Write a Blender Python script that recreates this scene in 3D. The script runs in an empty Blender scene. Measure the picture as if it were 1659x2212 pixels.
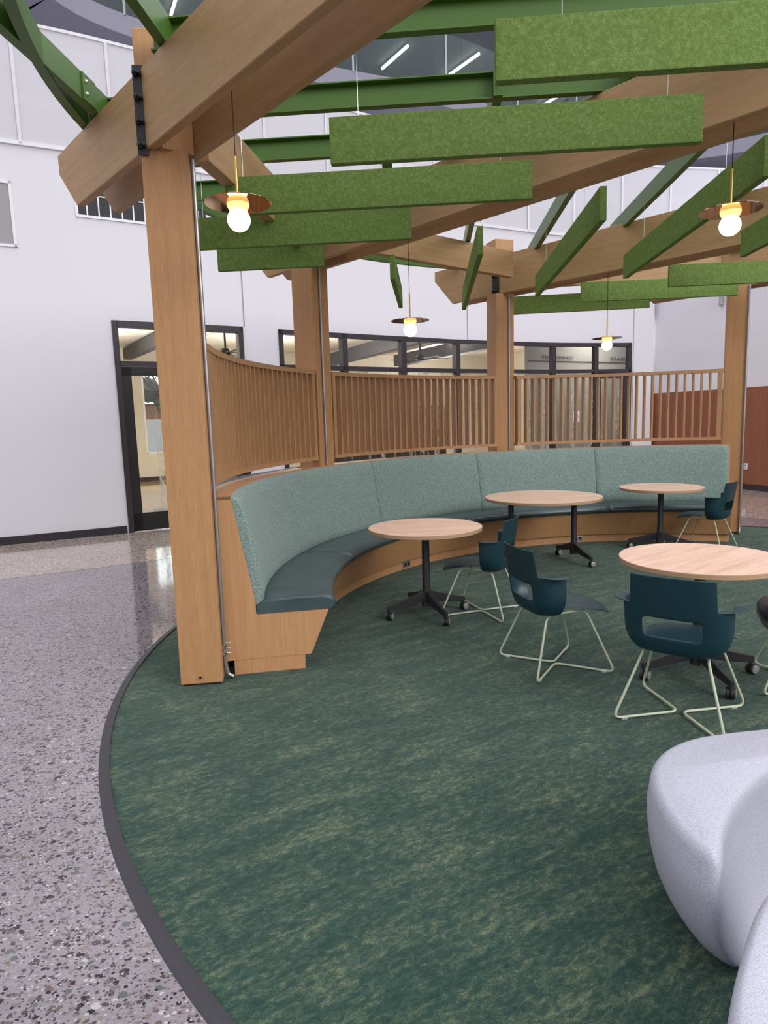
import bpy, bmesh, math, random
from math import sin, cos, pi, radians, sqrt, atan2, hypot
from mathutils import Vector, Matrix
random.seed(7)
scene = bpy.context.scene
COL = scene.collection

# ------------------------------------------------------------------ materials
def new_mat(name):
    m = bpy.data.materials.new(name); m.use_nodes = True
    nt = m.node_tree; b = nt.nodes['Principled BSDF']
    return m, nt, b
def simple(name, col, rough=.5, metal=0, spec=.5, emit=None, es=0, alpha=1, trans=0, coat=0):
    m, nt, b = new_mat(name)
    b.inputs['Base Color'].default_value = (*col, 1); b.inputs['Roughness'].default_value = rough
    b.inputs['Metallic'].default_value = metal; b.inputs['Specular IOR Level'].default_value = spec
    b.inputs['Alpha'].default_value = alpha; b.inputs['Transmission Weight'].default_value = trans
    b.inputs['Coat Weight'].default_value = coat
    if emit: b.inputs['Emission Color'].default_value = (*emit, 1); b.inputs['Emission Strength'].default_value = es
    return m
def N(nt, t, **kw):
    n = nt.nodes.new(t)
    for k, v in kw.items(): setattr(n, k, v)
    return n
def ramp(nt, src, stops, interp='LINEAR'):
    r = N(nt, 'ShaderNodeValToRGB'); r.color_ramp.interpolation = interp
    e = r.color_ramp.elements
    while len(e) < len(stops): e.new(.5)
    for q, (p, c) in zip(e, stops): q.position = p; q.color = (*c, 1) if len(c) == 3 else c
    nt.links.new(src, r.inputs['Fac']); return r
def mapping(nt, scale, rot=(0,0,0), loc=(0,0,0)):
    tc = N(nt, 'ShaderNodeTexCoord'); mp = N(nt, 'ShaderNodeMapping')
    mp.inputs['Scale'].default_value = scale; mp.inputs['Rotation'].default_value = rot; mp.inputs['Location'].default_value = loc
    nt.links.new(tc.outputs['Object'], mp.inputs['Vector']); return mp
def mapping_t(nt, scale, rot):
    tc = N(nt, 'ShaderNodeTexCoord'); mp = N(nt, 'ShaderNodeMapping', vector_type='TEXTURE')
    mp.inputs['Scale'].default_value = tuple(1/x for x in scale); mp.inputs['Rotation'].default_value = rot
    nt.links.new(tc.outputs['Object'], mp.inputs['Vector']); return mp
def noise(nt, vec, scale, detail=4, rough=.6, dist=0):
    n = N(nt, 'ShaderNodeTexNoise'); n.inputs['Scale'].default_value = scale; n.inputs['Detail'].default_value = detail
    n.inputs['Roughness'].default_value = rough; n.inputs['Distortion'].default_value = dist
    nt.links.new(vec.outputs[0], n.inputs['Vector']); return n
def bump(nt, b, src, strength=.2, dist=.002):
    bp = N(nt, 'ShaderNodeBump'); bp.inputs['Strength'].default_value = strength; bp.inputs['Distance'].default_value = dist
    nt.links.new(src, bp.inputs['Height']); nt.links.new(bp.outputs['Normal'], b.inputs['Normal'])
def mixc(nt, fac, a, b_):
    mx = N(nt, 'ShaderNodeMix', data_type='RGBA')
    if hasattr(fac, 'links') or hasattr(fac, 'is_linked'): nt.links.new(fac, mx.inputs[0])
    else: mx.inputs[0].default_value = fac
    for v, i in ((a, 6), (b_, 7)):
        if isinstance(v, tuple): mx.inputs[i].default_value = (*v, 1)
        else: nt.links.new(v, mx.inputs[i])
    return mx.outputs[2]

def wood(name, c1, c2, scale, rough=.5, fine=1., bstr=.1, spec=.4):
    """grain stretched along the axis with the small scale"""
    m, nt, b = new_mat(name)
    mp = mapping(nt, scale)
    n1 = noise(nt, mp, 1.0, 6, .65, .4); n2 = noise(nt, mp, 5.0*fine, 4, .7)
    r1 = ramp(nt, n1.outputs[0], [(.3, c1), (.7, c2)])
    r2 = ramp(nt, n2.outputs[0], [(.35, (.78,.78,.78)), (.65, (1.08,1.08,1.08))])
    mx = N(nt, 'ShaderNodeMix', data_type='RGBA', blend_type='MULTIPLY'); mx.inputs[0].default_value = .6
    nt.links.new(r1.outputs[0], mx.inputs[6]); nt.links.new(r2.outputs[0], mx.inputs[7])
    nt.links.new(mx.outputs[2], b.inputs['Base Color']); b.inputs['Roughness'].default_value = rough
    b.inputs['Specular IOR Level'].default_value = spec
    bump(nt, b, n2.outputs[0], bstr, .001)
    return m
BEAM = wood('stained_glulam', (.375,.22,.10), (.45,.28,.135), (1.2, 22, 22), .55, 1.3, .12)
POST = wood('stained_post_timber', (.42,.215,.09), (.49,.265,.12), (22, 22, 1.2), .5, 1.3, .12)
SLATW = wood('screen_wood', (.40,.215,.10), (.47,.265,.125), (30, 30, 2), .5)
OAK = wood('oak_veneer', (.46,.235,.105), (.56,.30,.14), (60, 60, 1.6), .38, 1.5, .08)
TOP = wood('table_laminate', (.66,.42,.30), (.90,.64,.50), (1.3, 18, 10), .35, 1.4, .02)
TOPEDGE = simple('table_edge', (.42,.27,.16), .45)
RUST = wood('rust_wall_panel', (.25,.085,.045), (.30,.105,.055), (20, 20, .8), .6)

# felt of the baffles
FELT, nt, b = new_mat('green_felt')
mp = mapping(nt, (1,1,1)); n1 = noise(nt, mp, 260, 3, .7); n2 = noise(nt, mp, 60, 4, .7)
n3 = N(nt,'ShaderNodeMath', operation='ADD'); nt.links.new(n1.outputs[0], n3.inputs[0]); nt.links.new(n2.outputs[0], n3.inputs[1])
n4 = N(nt,'ShaderNodeMath', operation='MULTIPLY'); nt.links.new(n3.outputs[0], n4.inputs[0]); n4.inputs[1].default_value = .5
r = ramp(nt, n4.outputs[0], [(.34, (.092,.150,.036)), (.5, (.138,.215,.056)), (.66, (.24,.34,.125))])
nt.links.new(r.outputs[0], b.inputs['Base Color']); b.inputs['Roughness'].default_value = .95; b.inputs['Specular IOR Level'].default_value = .1
bump(nt, b, n1.outputs[0], .25, .002)

STEEL = simple('green_painted_steel', (.060,.135,.018), .42, 0, .4)
DSTEEL = simple('green_steel_detail', (.07,.20,.03), .35)
BLACK = simple('black_powder_coat', (.012,.012,.014), .45)
DARKF = simple('dark_bronze_frame', (.028,.022,.028), .5)
GALV = simple('galvanised_conduit', (.42,.42,.44), .35, .8)
CHROME = simple('bright_metal', (.7,.7,.7), .15, 1)
WHITEM = simple('white_painted_metal', (.80,.79,.83), .4)
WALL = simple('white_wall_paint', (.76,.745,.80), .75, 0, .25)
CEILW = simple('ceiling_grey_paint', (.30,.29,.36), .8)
RIM = simple('rubber_edge', (.028,.026,.032), .5)
SHELL = simple('teal_plastic', (.007,.035,.048), .40, 0, .5)
FRAMEC = simple('pale_sage_frame', (.46,.50,.36), .4)
CLEAR = simple('clear_glide', (.7,.7,.72), .1, 0, .5, alpha=.5)
TBLK = simple('table_base_black', (.022,.020,.024), .38)
WHEEL = simple('caster_rubber', (.02,.02,.022), .5)
HUB = simple('caster_grey_hub', (.33,.31,.32), .4, .3)
GREYS = simple('dark_grey_seat', (.05,.048,.058), .5)
BRASS = simple('polished_copper_disc', (.62,.36,.20), .06, 1)
ROD = simple('brass_rod', (.62,.42,.12), .3, 1)
CUP = simple('brass_cup_painted_glow', (.9,.75,.35), .35, .2, emit=(1,.80,.28), es=.75)  # emission paints the globe's light onto the cup, which is no lamp itself
CORD = simple('black_cord', (.02,.015,.015), .6)
WIRE = simple('steel_wire', (.6,.6,.6), .3, .8)
GLOBE, nt, b = new_mat('glowing_opal_globe')
b.inputs['Base Color'].default_value = (1,.95,.85,1); b.inputs['Emission Color'].default_value = (1,.76,.42,1); b.inputs['Emission Strength'].default_value = 6.5
BEIGE = simple('beige_room_paint', (.66,.62,.54), .8)
BEIGED = simple('grey_room_partition', (.34,.33,.31), .8)
DARKB = simple('dark_soffit', (.05,.05,.058), .7)
LOWD = simple('black_wainscot', (.02,.02,.022), .6)
WOODF = simple('room_floor', (.42,.30,.15), .06)

# leather
LEATHER, nt, b = new_mat('blue_grey_vinyl')
mp = mapping(nt,(1,1,1)); n1 = noise(nt, mp, 300, 2, .5); n2 = noise(nt, mp, 6, 3, .6)
r = ramp(nt, n2.outputs[0], [(.3, (.040,.062,.068)), (.7, (.056,.085,.092))])
nt.links.new(r.outputs[0], b.inputs['Base Color']); b.inputs['Roughness'].default_value = .30; b.inputs['Specular IOR Level'].default_value = .65; bump(nt, b, n1.outputs[0], .08, .001)
# boucle fabric
FABRIC, nt, b = new_mat('seafoam_woven_fabric')
mp = mapping(nt,(1,1,1)); n1 = noise(nt, mp, 110, 3, .75); n2 = noise(nt, mp, 330, 2, .7)
n3 = N(nt,'ShaderNodeMath', operation='ADD'); nt.links.new(n1.outputs[0], n3.inputs[0]); nt.links.new(n2.outputs[0], n3.inputs[1])
n4 = N(nt,'ShaderNodeMath', operation='MULTIPLY'); nt.links.new(n3.outputs[0], n4.inputs[0]); n4.inputs[1].default_value = .5
r = ramp(nt, n4.outputs[0], [(.36, (.062,.105,.092)), (.5, (.175,.25,.225)), (.63, (.40,.50,.46))])
nt.links.new(r.outputs[0], b.inputs['Base Color']); b.inputs['Roughness'].default_value = .9; b.inputs['Sheen Weight'].default_value = .15
bump(nt, b, n1.outputs[0], .5, .003)

# carpet: dark green, streaked with olive
CARPET, nt, b = new_mat('green_carpet')
mp = mapping_t(nt, (1.1, 3.6, 1), (0,0,radians(32)))
big = noise(nt, mp, 2.6, 5, .72, .3)
mp2 = mapping_t(nt, (14, 26, 1), (0,0,radians(32))); mid = noise(nt, mp2, 1.7, 5, .8, .4)
mp3 = mapping(nt, (1,1,1)); fin = noise(nt, mp3, 170, 2, .8)
a1 = N(nt,'ShaderNodeMath', operation='MULTIPLY_ADD'); a1.inputs[1].default_value = .62; nt.links.new(big.outputs[0], a1.inputs[0])
a0 = N(nt,'ShaderNodeMath', operation='MULTIPLY'); a0.inputs[1].default_value = .95; nt.links.new(mid.outputs[0], a0.inputs[0]); nt.links.new(a0.outputs[0], a1.inputs[2])
a2 = N(nt,'ShaderNodeMath', operation='MULTIPLY_ADD'); a2.inputs[1].default_value = .30; nt.links.new(fin.outputs[0], a2.inputs[0]); a2.inputs[1].default_value=.42; nt.links.new(a1.outputs[0], a2.inputs[2])
r = ramp(nt, a2.outputs[0], [(.80, (.011,.034,.027)), (.93, (.019,.051,.039)), (1.0, (.050,.082,.054)), (1.0, (.135,.155,.092))])
e = r.color_ramp.elements; e[0].position=.40; e[1].position=.50; e[2].position=.56; e[3].position=.64
sc_ = N(nt,'ShaderNodeMath', operation='MULTIPLY'); sc_.inputs[1].default_value = .525; nt.links.new(a2.outputs[0], sc_.inputs[0]); nt.links.new(sc_.outputs[0], r.inputs['Fac'])
nt.links.new(r.outputs[0], b.inputs['Base Color']); b.inputs['Roughness'].default_value = .95; b.inputs['Specular IOR Level'].default_value = .15
b.inputs['Sheen Weight'].default_value = .1
bump(nt, b, fin.outputs[0], .6, .004)

# polished concrete with pebbles
def terrazzo(name, base1, base2, tint=1.):
    m, nt, b = new_mat(name)
    mp = mapping(nt, (1,1,1))
    nz = noise(nt, mp, 1.3, 5, .6); nf = noise(nt, mp, 90, 4, .8)
    base = ramp(nt, nz.outputs[0], [(.3, base1), (.7, base2)]).outputs[0]
    sp = ramp(nt, nf.outputs[0], [(.38, (.80,.80,.80)), (.50, (.98,.98,.98)), (.64, (1.18,1.18,1.18))])
    mx = N(nt,'ShaderNodeMix', data_type='RGBA', blend_type='MULTIPLY'); mx.inputs[0].default_value = .75
    nt.links.new(base, mx.inputs[6]); nt.links.new(sp.outputs[0], mx.inputs[7]); col = mx.outputs[2]
    wob = noise(nt, mp, 28, 2, .5)
    for scale, thr, keep, cols in ((31, .46, .44, 'm'), (54, .45, .44, 'm'), (100, .44, .45, 'l')):
        ad = N(nt,'ShaderNodeMixRGB' if False else 'ShaderNodeVectorMath', operation='MULTIPLY_ADD')
        nt.links.new(wob.outputs['Color'], ad.inputs[0]); ad.inputs[1].default_value = (.012,)*3; nt.links.new(mp.outputs[0], ad.inputs[2])
        st = N(nt,'ShaderNodeVectorMath', operation='MULTIPLY'); st.inputs[1].default_value = (1, 1.25, 1); nt.links.new(ad.outputs[0], st.inputs[0])
        v = N(nt,'ShaderNodeTexVoronoi', voronoi_dimensions='2D'); v.inputs['Scale'].default_value = scale
        nt.links.new(st.outputs[0], v.inputs['Vector'])
        sep = N(nt,'ShaderNodeSeparateColor'); nt.links.new(v.outputs['Color'], sep.inputs[0])
        rad = N(nt,'ShaderNodeMath', operation='MULTIPLY'); nt.links.new(sep.outputs[0], rad.inputs[0]); rad.inputs[1].default_value = thr*1.15
        lt = N(nt,'ShaderNodeMath', operation='LESS_THAN'); nt.links.new(v.outputs['Distance'], lt.inputs[0]); nt.links.new(rad.outputs[0], lt.inputs[1])
        kp = N(nt,'ShaderNodeMath', operation='GREATER_THAN'); nt.links.new(sep.outputs[1], kp.inputs[0]); kp.inputs[1].default_value = keep
        ml = N(nt,'ShaderNodeMath', operation='MULTIPLY'); nt.links.new(lt.outputs[0], ml.inputs[0]); nt.links.new(kp.outputs[0], ml.inputs[1])
        if cols == 'm': stops = [(0,(.030,.028,.034)),(.25,(.075,.065,.07)),(.45,(.13,.10,.095)),(.6,(.17,.155,.15)),(.72,(.11,.12,.115)),(.84,(.22,.18,.16)),(.95,(.42,.39,.38)),(1,(.36,.22,.12))]
        else: stops = [(0,(.07,.06,.065)),(.35,(.15,.135,.14)),(.6,(.28,.26,.27)),(.85,(.45,.42,.43)),(1,(.2,.12,.08))]
        cr = ramp(nt, sep.outputs[2], stops, 'CONSTANT')
        col = mixc(nt, ml.outputs[0], col, cr.outputs[0])
    if tint != 1.:
        pass
    nt.links.new(col, b.inputs['Base Color'])
    b.inputs['Roughness'].default_value = .07; b.inputs['Specular IOR Level'].default_value = .5
    return m
FLOOR = terrazzo('polished_aggregate_concrete', (.215,.185,.205), (.28,.245,.27))
FLOORB = terrazzo('beige_aggregate_concrete', (.42,.34,.28), (.52,.43,.36))

# speckled moulded plastic of the lounges
SPECK, nt, b = new_mat('speckled_pale_grey_moulding')
mp = mapping(nt,(1,1,1)); n1 = noise(nt, mp, 420, 2, .6); n2 = noise(nt, mp, 110, 3, .7)
r = ramp(nt, n1.outputs[0], [(.36, (.26,.26,.30)), (.46, (.385,.385,.46)), (.62, (.46,.46,.54))])
nt.links.new(r.outputs[0], b.inputs['Base Color']); b.inputs['Roughness'].default_value = .6; bump(nt, b, n2.outputs[0], .25, .002)

# glass
def glass(name, tint=(.9,.95,.93), refl=.08, alpha_col=None):
    m = bpy.data.materials.new(name); m.use_nodes = True; nt = m.node_tree; nt.nodes.clear()
    out = N(nt,'ShaderNodeOutputMaterial'); tr = N(nt,'ShaderNodeBsdfTransparent'); tr.inputs[0].default_value = (*tint,1)
    gl = N(nt,'ShaderNodeBsdfGlossy'); gl.inputs['Roughness'].default_value = .02
    mx = N(nt,'ShaderNodeMixShader'); fr = N(nt,'ShaderNodeFresnel'); ge = N(nt,'ShaderNodeNewGeometry'); io = N(nt,'ShaderNodeMapRange'); io.inputs[3].default_value = 1.5; io.inputs[4].default_value = 1/1.5; nt.links.new(ge.outputs['Backfacing'], io.inputs[0]); nt.links.new(io.outputs[0], fr.inputs[0])
    nt.links.new(fr.outputs[0], mx.inputs[0]); nt.links.new(tr.outputs[0], mx.inputs[1]); nt.links.new(gl.outputs[0], mx.inputs[2])
    nt.links.new(mx.outputs[0], out.inputs[0]); return m, nt, mx, out
GLASS = glass('clear_glass', (.95,.96,.95))[0]
GUARD = glass('guard_glass', (.72,.82,.80))[0]
# glass with a birch-trunk film
FILM, nt, mx, out = glass('birch_film_glass', (.93,.94,.92))
mp = mapping(nt,(1,1,1)); mpa = mapping(nt, (5.5,5.5,.25)); ta = noise(nt, mpa, 1.0, 2, .5)
mpb = mapping(nt, (45,45,14)); tb = noise(nt, mpb, 1.0, 5, .8, .6)
ra = ramp(nt, ta.outputs[0], [(.50, (0,0,0)), (.54, (1,1,1))]); rb = ramp(nt, tb.outputs[0], [(.50, (.0,)*3), (.56, (1,1,1))])
mu = N(nt,'ShaderNodeMath', operation='MULTIPLY'); nt.links.new(ra.outputs[0], mu.inputs[0]); nt.links.new(rb.outputs[0], mu.inputs[1])
m2 = N(nt,'ShaderNodeMath', operation='MULTIPLY'); nt.links.new(mu.outputs[0], m2.inputs[0]); m2.inputs[1].default_value = .75
df = N(nt,'ShaderNodeBsdfDiffuse'); df.inputs[0].default_value = (.6,.6,.54,1)
mf = N(nt,'ShaderNodeMixShader'); nt.links.new(m2.outputs[0], mf.inputs[0]); nt.links.new(mx.outputs[0], mf.inputs[1]); nt.links.new(df.outputs[0], mf.inputs[2])
nt.links.new(mf.outputs[0], out.inputs[0])
# perforated white guard panel
PERF = bpy.data.materials.new('perforated_white_panel'); PERF.use_nodes = True; nt = PERF.node_tree; nt.nodes.clear()
out = N(nt,'ShaderNodeOutputMaterial'); tr = N(nt,'ShaderNodeBsdfTransparent'); df = N(nt,'ShaderNodeBsdfDiffuse'); df.inputs[0].default_value = (.80,.79,.84,1)
mx = N(nt,'ShaderNodeMixShader'); mx.inputs[0].default_value = .70
nt.links.new(tr.outputs[0], mx.inputs[1]); nt.links.new(df.outputs[0], mx.inputs[2]); nt.links.new(mx.outputs[0], out.inputs[0])
LIN = simple('linear_light_diffuser', (1,1,1), .5, emit=(1,.86,.76), es=2.2)
EXITG = simple('exit_green', (.05,.5,.25), .5, emit=(.05,.9,.4), es=.8)
DARKC = simple('upper_ceiling_blue_grey', (.42,.45,.48), .7)
GREYV = simple('grey_vent_mesh', (.34,.33,.35), .7)

# ------------------------------------------------------------------ mesh helpers
def finish(bm, name, mat, smooth=False, auto=None):
    bmesh.ops.remove_doubles(bm, verts=bm.verts, dist=1e-6)
    bmesh.ops.recalc_face_normals(bm, faces=bm.faces)
    me = bpy.data.meshes.new(name); bm.to_mesh(me); bm.free()
    me.materials.append(mat)
    if smooth:
        for p in me.polygons: p.use_smooth = True
        if auto is not None:
            try: me.set_sharp_from_angle(angle=radians(auto))
            except Exception: pass
    return me
def world_of(o):
    v = Vector((0,0,0))
    while o is not None: v += o.location; o = o.parent
    return v
def obj(name, bm, mat, parent=None, smooth=False, auto=40, base=True, mats=None):
    """parent: geometry is given in world coordinates (parents are unrotated while building)"""
    me = finish(bm, name, mat, smooth, auto)
    o = bpy.data.objects.new(name, me); COL.objects.link(o)
    if parent is not None:
        o.parent = parent; me.transform(Matrix.Translation(-world_of(parent)))
    elif base:
        xs=[v.co.x for v in me.vertices]; ys=[v.co.y for v in me.vertices]; zs=[v.co.z for v in me.vertices]
        c = Vector(((min(xs)+max(xs))/2, (min(ys)+max(ys))/2, min(zs)))
        me.transform(Matrix.Translation(-c)); o.location = c
    return o
def tag(o, label, cat, group=None):
    o['label'] = label; o['category'] = cat
    if group: o['group'] = group
    return o
def struct(name, bm, mat, smooth=False, auto=40, label=None):
    o = obj(name, bm, mat, None, smooth, auto, base=False); o['kind'] = 'structure'
    return o
def empty(name, loc, label=None, cat=None, group=None):
    o = bpy.data.objects.new(name, None); COL.objects.link(o); o.location = loc; o.empty_display_size = .1
    if label: tag(o, label, cat, group)
    return o
def box(bm, c, s, rz=0, bev=0, R=None):
    r = bmesh.ops.create_cube(bm, size=1); vs = r['verts']
    M = Matrix.Translation(Vector(c)) @ (R if R is not None else Matrix.Rotation(rz,4,'Z')) @ Matrix.Diagonal((*s,1))
    bmesh.ops.transform(bm, matrix=M, verts=vs)
    if bev:
        es = list({e for v in vs for e in v.link_edges})
        bmesh.ops.bevel(bm, geom=es, offset=bev, segments=2, affect='EDGES', profile=.6)
    return bm
def B_(c, s, rz=0, bev=0): return box(bmesh.new(), c, s, rz, bev)
def prism(bm, poly, z0, z1):
    a = [bm.verts.new((x,y,z0)) for x,y in poly]; b = [bm.verts.new((x,y,z1)) for x,y in poly]; n = len(poly)
    bm.faces.new(a[::-1]); bm.faces.new(b)
    for i in range(n): bm.faces.new((a[i],a[(i+1)%n],b[(i+1)%n],b[i]))
    return bm
def extrude_profile(bm, prof, origin, ax, up, along, length):
    """prof: 2D pts (u along ax, v along up); swept along 'along'"""
    ax,up,along = Vector(ax),Vector(up),Vector(along); o = Vector(origin)
    a = [bm.verts.new(o+ax*u+up*v) for u,v in prof]; b = [bm.verts.new(o+ax*u+up*v+along*length) for u,v in prof]; n=len(prof)
    bm.faces.new(a); bm.faces.new(b[::-1])
    for i in range(n): bm.faces.new((a[i],b[i],b[(i+1)%n],a[(i+1)%n]))
    return bm
def tube(bm, pts, r, seg=10, closed=False, r2=None):
    pts = [Vector(p) for p in pts]; n = len(pts); rings = []
    T = []
    for i in range(n):
        a = pts[(i-1)%n] if (closed or i>0) else pts[i]; b = pts[(i+1)%n] if (closed or i<n-1) else pts[i]
        T.append((b-a).normalized())
    ref = Vector((0,0,1)) if abs(T[0].z)<.9 else Vector((1,0,0)); u = T[0].cross(ref).normalized()
    for i in range(n):
        u = (u - T[i]*u.dot(T[i])).normalized(); w = T[i].cross(u)
        rr = r if r2 is None else r+(r2-r)*i/(n-1)
        rings.append([bm.verts.new(pts[i]+(u*cos(2*pi*k/seg)+w*sin(2*pi*k/seg))*rr) for k in range(seg)])
    m = n if closed else n-1
    for i in range(m):
        A, Bq = rings[i], rings[(i+1)%n]
        off = 0
        if closed and i == n-1: off = min(range(seg), key=lambda k:(A[0].co-Bq[k].co).length)
        for k in range(seg): bm.faces.new((A[k],A[(k+1)%seg],Bq[(k+1+off)%seg],Bq[(k+off)%seg]))
    if not closed: bm.faces.new(rings[0][::-1]); bm.faces.new(rings[-1])
    return bm
def fillet(pts, r, seg=6, closed=False):
    pts=[Vector(p) for p in pts]; n=len(pts); out=[]
    for i in range(n):
        if not closed and i in (0,n-1): out.append(pts[i]); continue
        p=pts[i]; a=(pts[(i-1)%n]-p); b=(pts[(i+1)%n]-p); ra=min(r, a.length*.45, b.length*.45)
        A=p+a.normalized()*ra; Bq=p+b.normalized()*ra
        for k in range(seg+1):
            t=k/seg; out.append(A*(1-t)**2+p*2*t*(1-t)+Bq*t*t)
    return out
def lathe(bm, prof, c=(0,0,0), seg=32, M=None, cap=True):
    rings=[]; vs=[]
    for r,z in prof:
        if r<1e-5: v=bm.verts.new((0,0,z)); rings.append([v]); vs.append(v)
        else:
            ring=[bm.verts.new((r*cos(2*pi*k/seg), r*sin(2*pi*k/seg), z)) for k in range(seg)]; rings.append(ring); vs+=ring
    for A,Bq in zip(rings[:-1],rings[1:]):
        if len(A)==1 and len(Bq)==1: continue
        for k in range(seg):
            k2=(k+1)%seg
            if len(A)==1: bm.faces.new((A[0],Bq[k2],Bq[k]))
            elif len(Bq)==1: bm.faces.new((A[k],A[k2],Bq[0]))
            else: bm.faces.new((A[k],A[k2],Bq[k2],Bq[k]))
    if cap:
        if len(rings[0])>1: bm.faces.new(rings[0][::-1])
        if len(rings[-1])>1: bm.faces.new(rings[-1])
    MM = Matrix.Translation(Vector(c)) @ (M if M is not None else Matrix.Identity(4))
    bmesh.ops.transform(bm, matrix=MM, verts=vs); return bm
def sweep_arc(bm, prof, c, a0, a1, n=48, caps=True, mod=None):
    """prof (r,z) closed polygon swept about c from a0 to a1 degrees; mod(t,i,(r,z)) may offset"""
    rings=[]
    for k in range(n+1):
        t=k/n; a=radians(a0+(a1-a0)*t)
        ring=[]
        for i,(r,z) in enumerate(prof):
            if mod: r,z=mod(t,i,(r,z))
            ring.append(bm.verts.new((c[0]+r*cos(a), c[1]+r*sin(a), z)))
        rings.append(ring)
    m=len(prof)
    for A,Bq in zip(rings[:-1],rings[1:]):
        for i in range(m): bm.faces.new((A[i],A[(i+1)%m],Bq[(i+1)%m],Bq[i]))
    if caps: bm.faces.new(rings[0]); bm.faces.new(rings[-1][::-1])
    return bm
def smooth_poly(pts, per=6):
    out=[]; P=[Vector(p) for p in pts]; n=len(P)
    for i in range(n-1):
        p0=P[max(i-1,0)];p1=P[i];p2=P[i+1];p3=P[min(i+2,n-1)]
        for k in range(per):
            t=k/per; out.append(.5*((2*p1)+(p2-p0)*t+(2*p0-5*p1+4*p2-p3)*t*t+(3*p1-p0-3*p2+p3)*t**3))
    out.append(P[-1]); return out
def smooth_closed(pts, per=6):
    out=[]; P=[Vector(p) for p in pts]; n=len(P)
    for i in range(n):
        p0,p1,p2,p3=P[(i-1)%n],P[i],P[(i+1)%n],P[(i+2)%n]
        for k in range(per):
            t=k/per; out.append(.5*((2*p1)+(p2-p0)*t+(2*p0-5*p1+4*p2-p3)*t*t+(3*p1-p0-3*p2+p3)*t**3))
    return out
def dup(root, loc, rotz, label, cat=None, group=None):
    r = root.copy(); COL.objects.link(r); r.location = loc; r.rotation_euler = (0,0,rotz); r['label'] = label
    if group: r['group'] = group
    for ch in list(root.children):
        c = ch.copy(); COL.objects.link(c); c.parent = r
        for g in ch.children:
            d = g.copy(); COL.objects.link(d); d.parent = c
    return r

# ------------------------------------------------------------------ camera
CAMH, PITCH, ROLL, FPX = 1.5972, 0.13777, -0.03099, 1436.15
fw = Vector((0,cos(PITCH),-sin(PITCH))); r0 = Vector((1,0,0)); u0 = r0.cross(fw)
rt = r0*cos(ROLL)+u0*sin(ROLL); up = -r0*sin(ROLL)+u0*cos(ROLL)
cam = bpy.data.cameras.new('camera'); co = bpy.data.objects.new('camera', cam); COL.objects.link(co)
M = Matrix((( rt.x,up.x,-fw.x,0),(rt.y,up.y,-fw.y,0),(rt.z,up.z,-fw.z,CAMH),(0,0,0,1))); co.matrix_world = M
cam.sensor_fit='HORIZONTAL'; cam.sensor_width=36; cam.lens=FPX/1659*36; cam.clip_start=.05; cam.clip_end=300
scene.camera = co

CB = (2.8256, 4.7926); CC = (2.9332, 4.7546); RC = 4.6826

# ------------------------------------------------------------------ hall floor
WPTS = [(-14,4.9),(-9,7.45),(-5.46,9.31),(-4.83,9.64),(-3.9,10.12),(-2.22,11.17),(-1.70,11.6),(-.65,12.37),(.50,13.15),(1.66,13.95),(2.98,14.65),(3.93,15.1),(5.06,15.45),(5.77,15.6),(6.35,15.72)]
WS = [(p.x,p.y) for p in smooth_poly([(x,y,0) for x,y in WPTS], 4)]
RUSTL = [(6.35,15.72),(6.36,16.0),(7.26,13.18),(8.3,9.85),(9.4,6.4),(10.6,2.6)]
def offset_path(P, d):
    out=[]
    for i,(x,y) in enumerate(P):
        a=P[max(i-1,0)]; b=P[min(i+1,len(P)-1)]; tx,ty=b[0]-a[0],b[1]-a[1]; L=hypot(tx,ty); out.append((x-ty/L*d, y+tx/L*d))
    return out
bm = bmesh.new()
prism(bm, [(-22,-16),(20,-16),(20,17),(-22,17)], -.15, -.006)
struct('floor', bm, FLOOR)
# beige border of the floor that follows the walls
inner = [(-14,2.45),(-9,4.75),(-4.222,7.122),(-3.034,7.781),(-2.0,8.5),(-.6,9.75),(.7,10.75),(2.2,11.5),(4.0,11.6),(5.4,9.80),(6.1,7.9),(7.2,4.4),(8.2,1.0)]
outer = [(-14,4.85),(-9,7.4),(-5.46,9.3),(-3.9,10.1),(-2.22,11.15),(-.65,12.35),(.5,13.1),(2.98,14.6),(5.77,15.6),(6.35,15.8),(7.26,13.18),(8.3,9.85),(10.6,2.6)]
a = smooth_poly([(x,y,0) for x,y in inner],5); c = smooth_poly([(x,y,0) for x,y in outer],5); bm = bmesh.new()
va=[bm.verts.new((p.x,p.y,-.0045)) for p in a]; vc=[bm.verts.new((p.x,p.y,-.0045)) for p in c]
for i in range(len(va)-1): bm.faces.new((va[i],va[i+1],vc[i+1],vc[i]))
struct('floor_border', bm, FLOORB)

# ------------------------------------------------------------------ carpet
carpet = empty('round_carpet', (CC[0],CC[1],-.006), 'large round dark green carpet flecked with olive under the pavilion', 'carpet')
bm = bmesh.new(); lathe(bm, [(0,-.006),(RC-.05,-.006),(RC-.05,0),(0,0)], (CC[0],CC[1],0), 160); obj('carpet_pile', bm, CARPET, carpet)
bm = bmesh.new(); sweep_arc(bm, [(RC-.052,-.006),(RC,-.006),(RC-.004,-.002),(RC-.022,.006),(RC-.05,.009)], CC, 0, 360, 200, caps=False); obj('edge_strip', bm, RIM, carpet, True)['label']='dark grey rubber edge strip'

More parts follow.
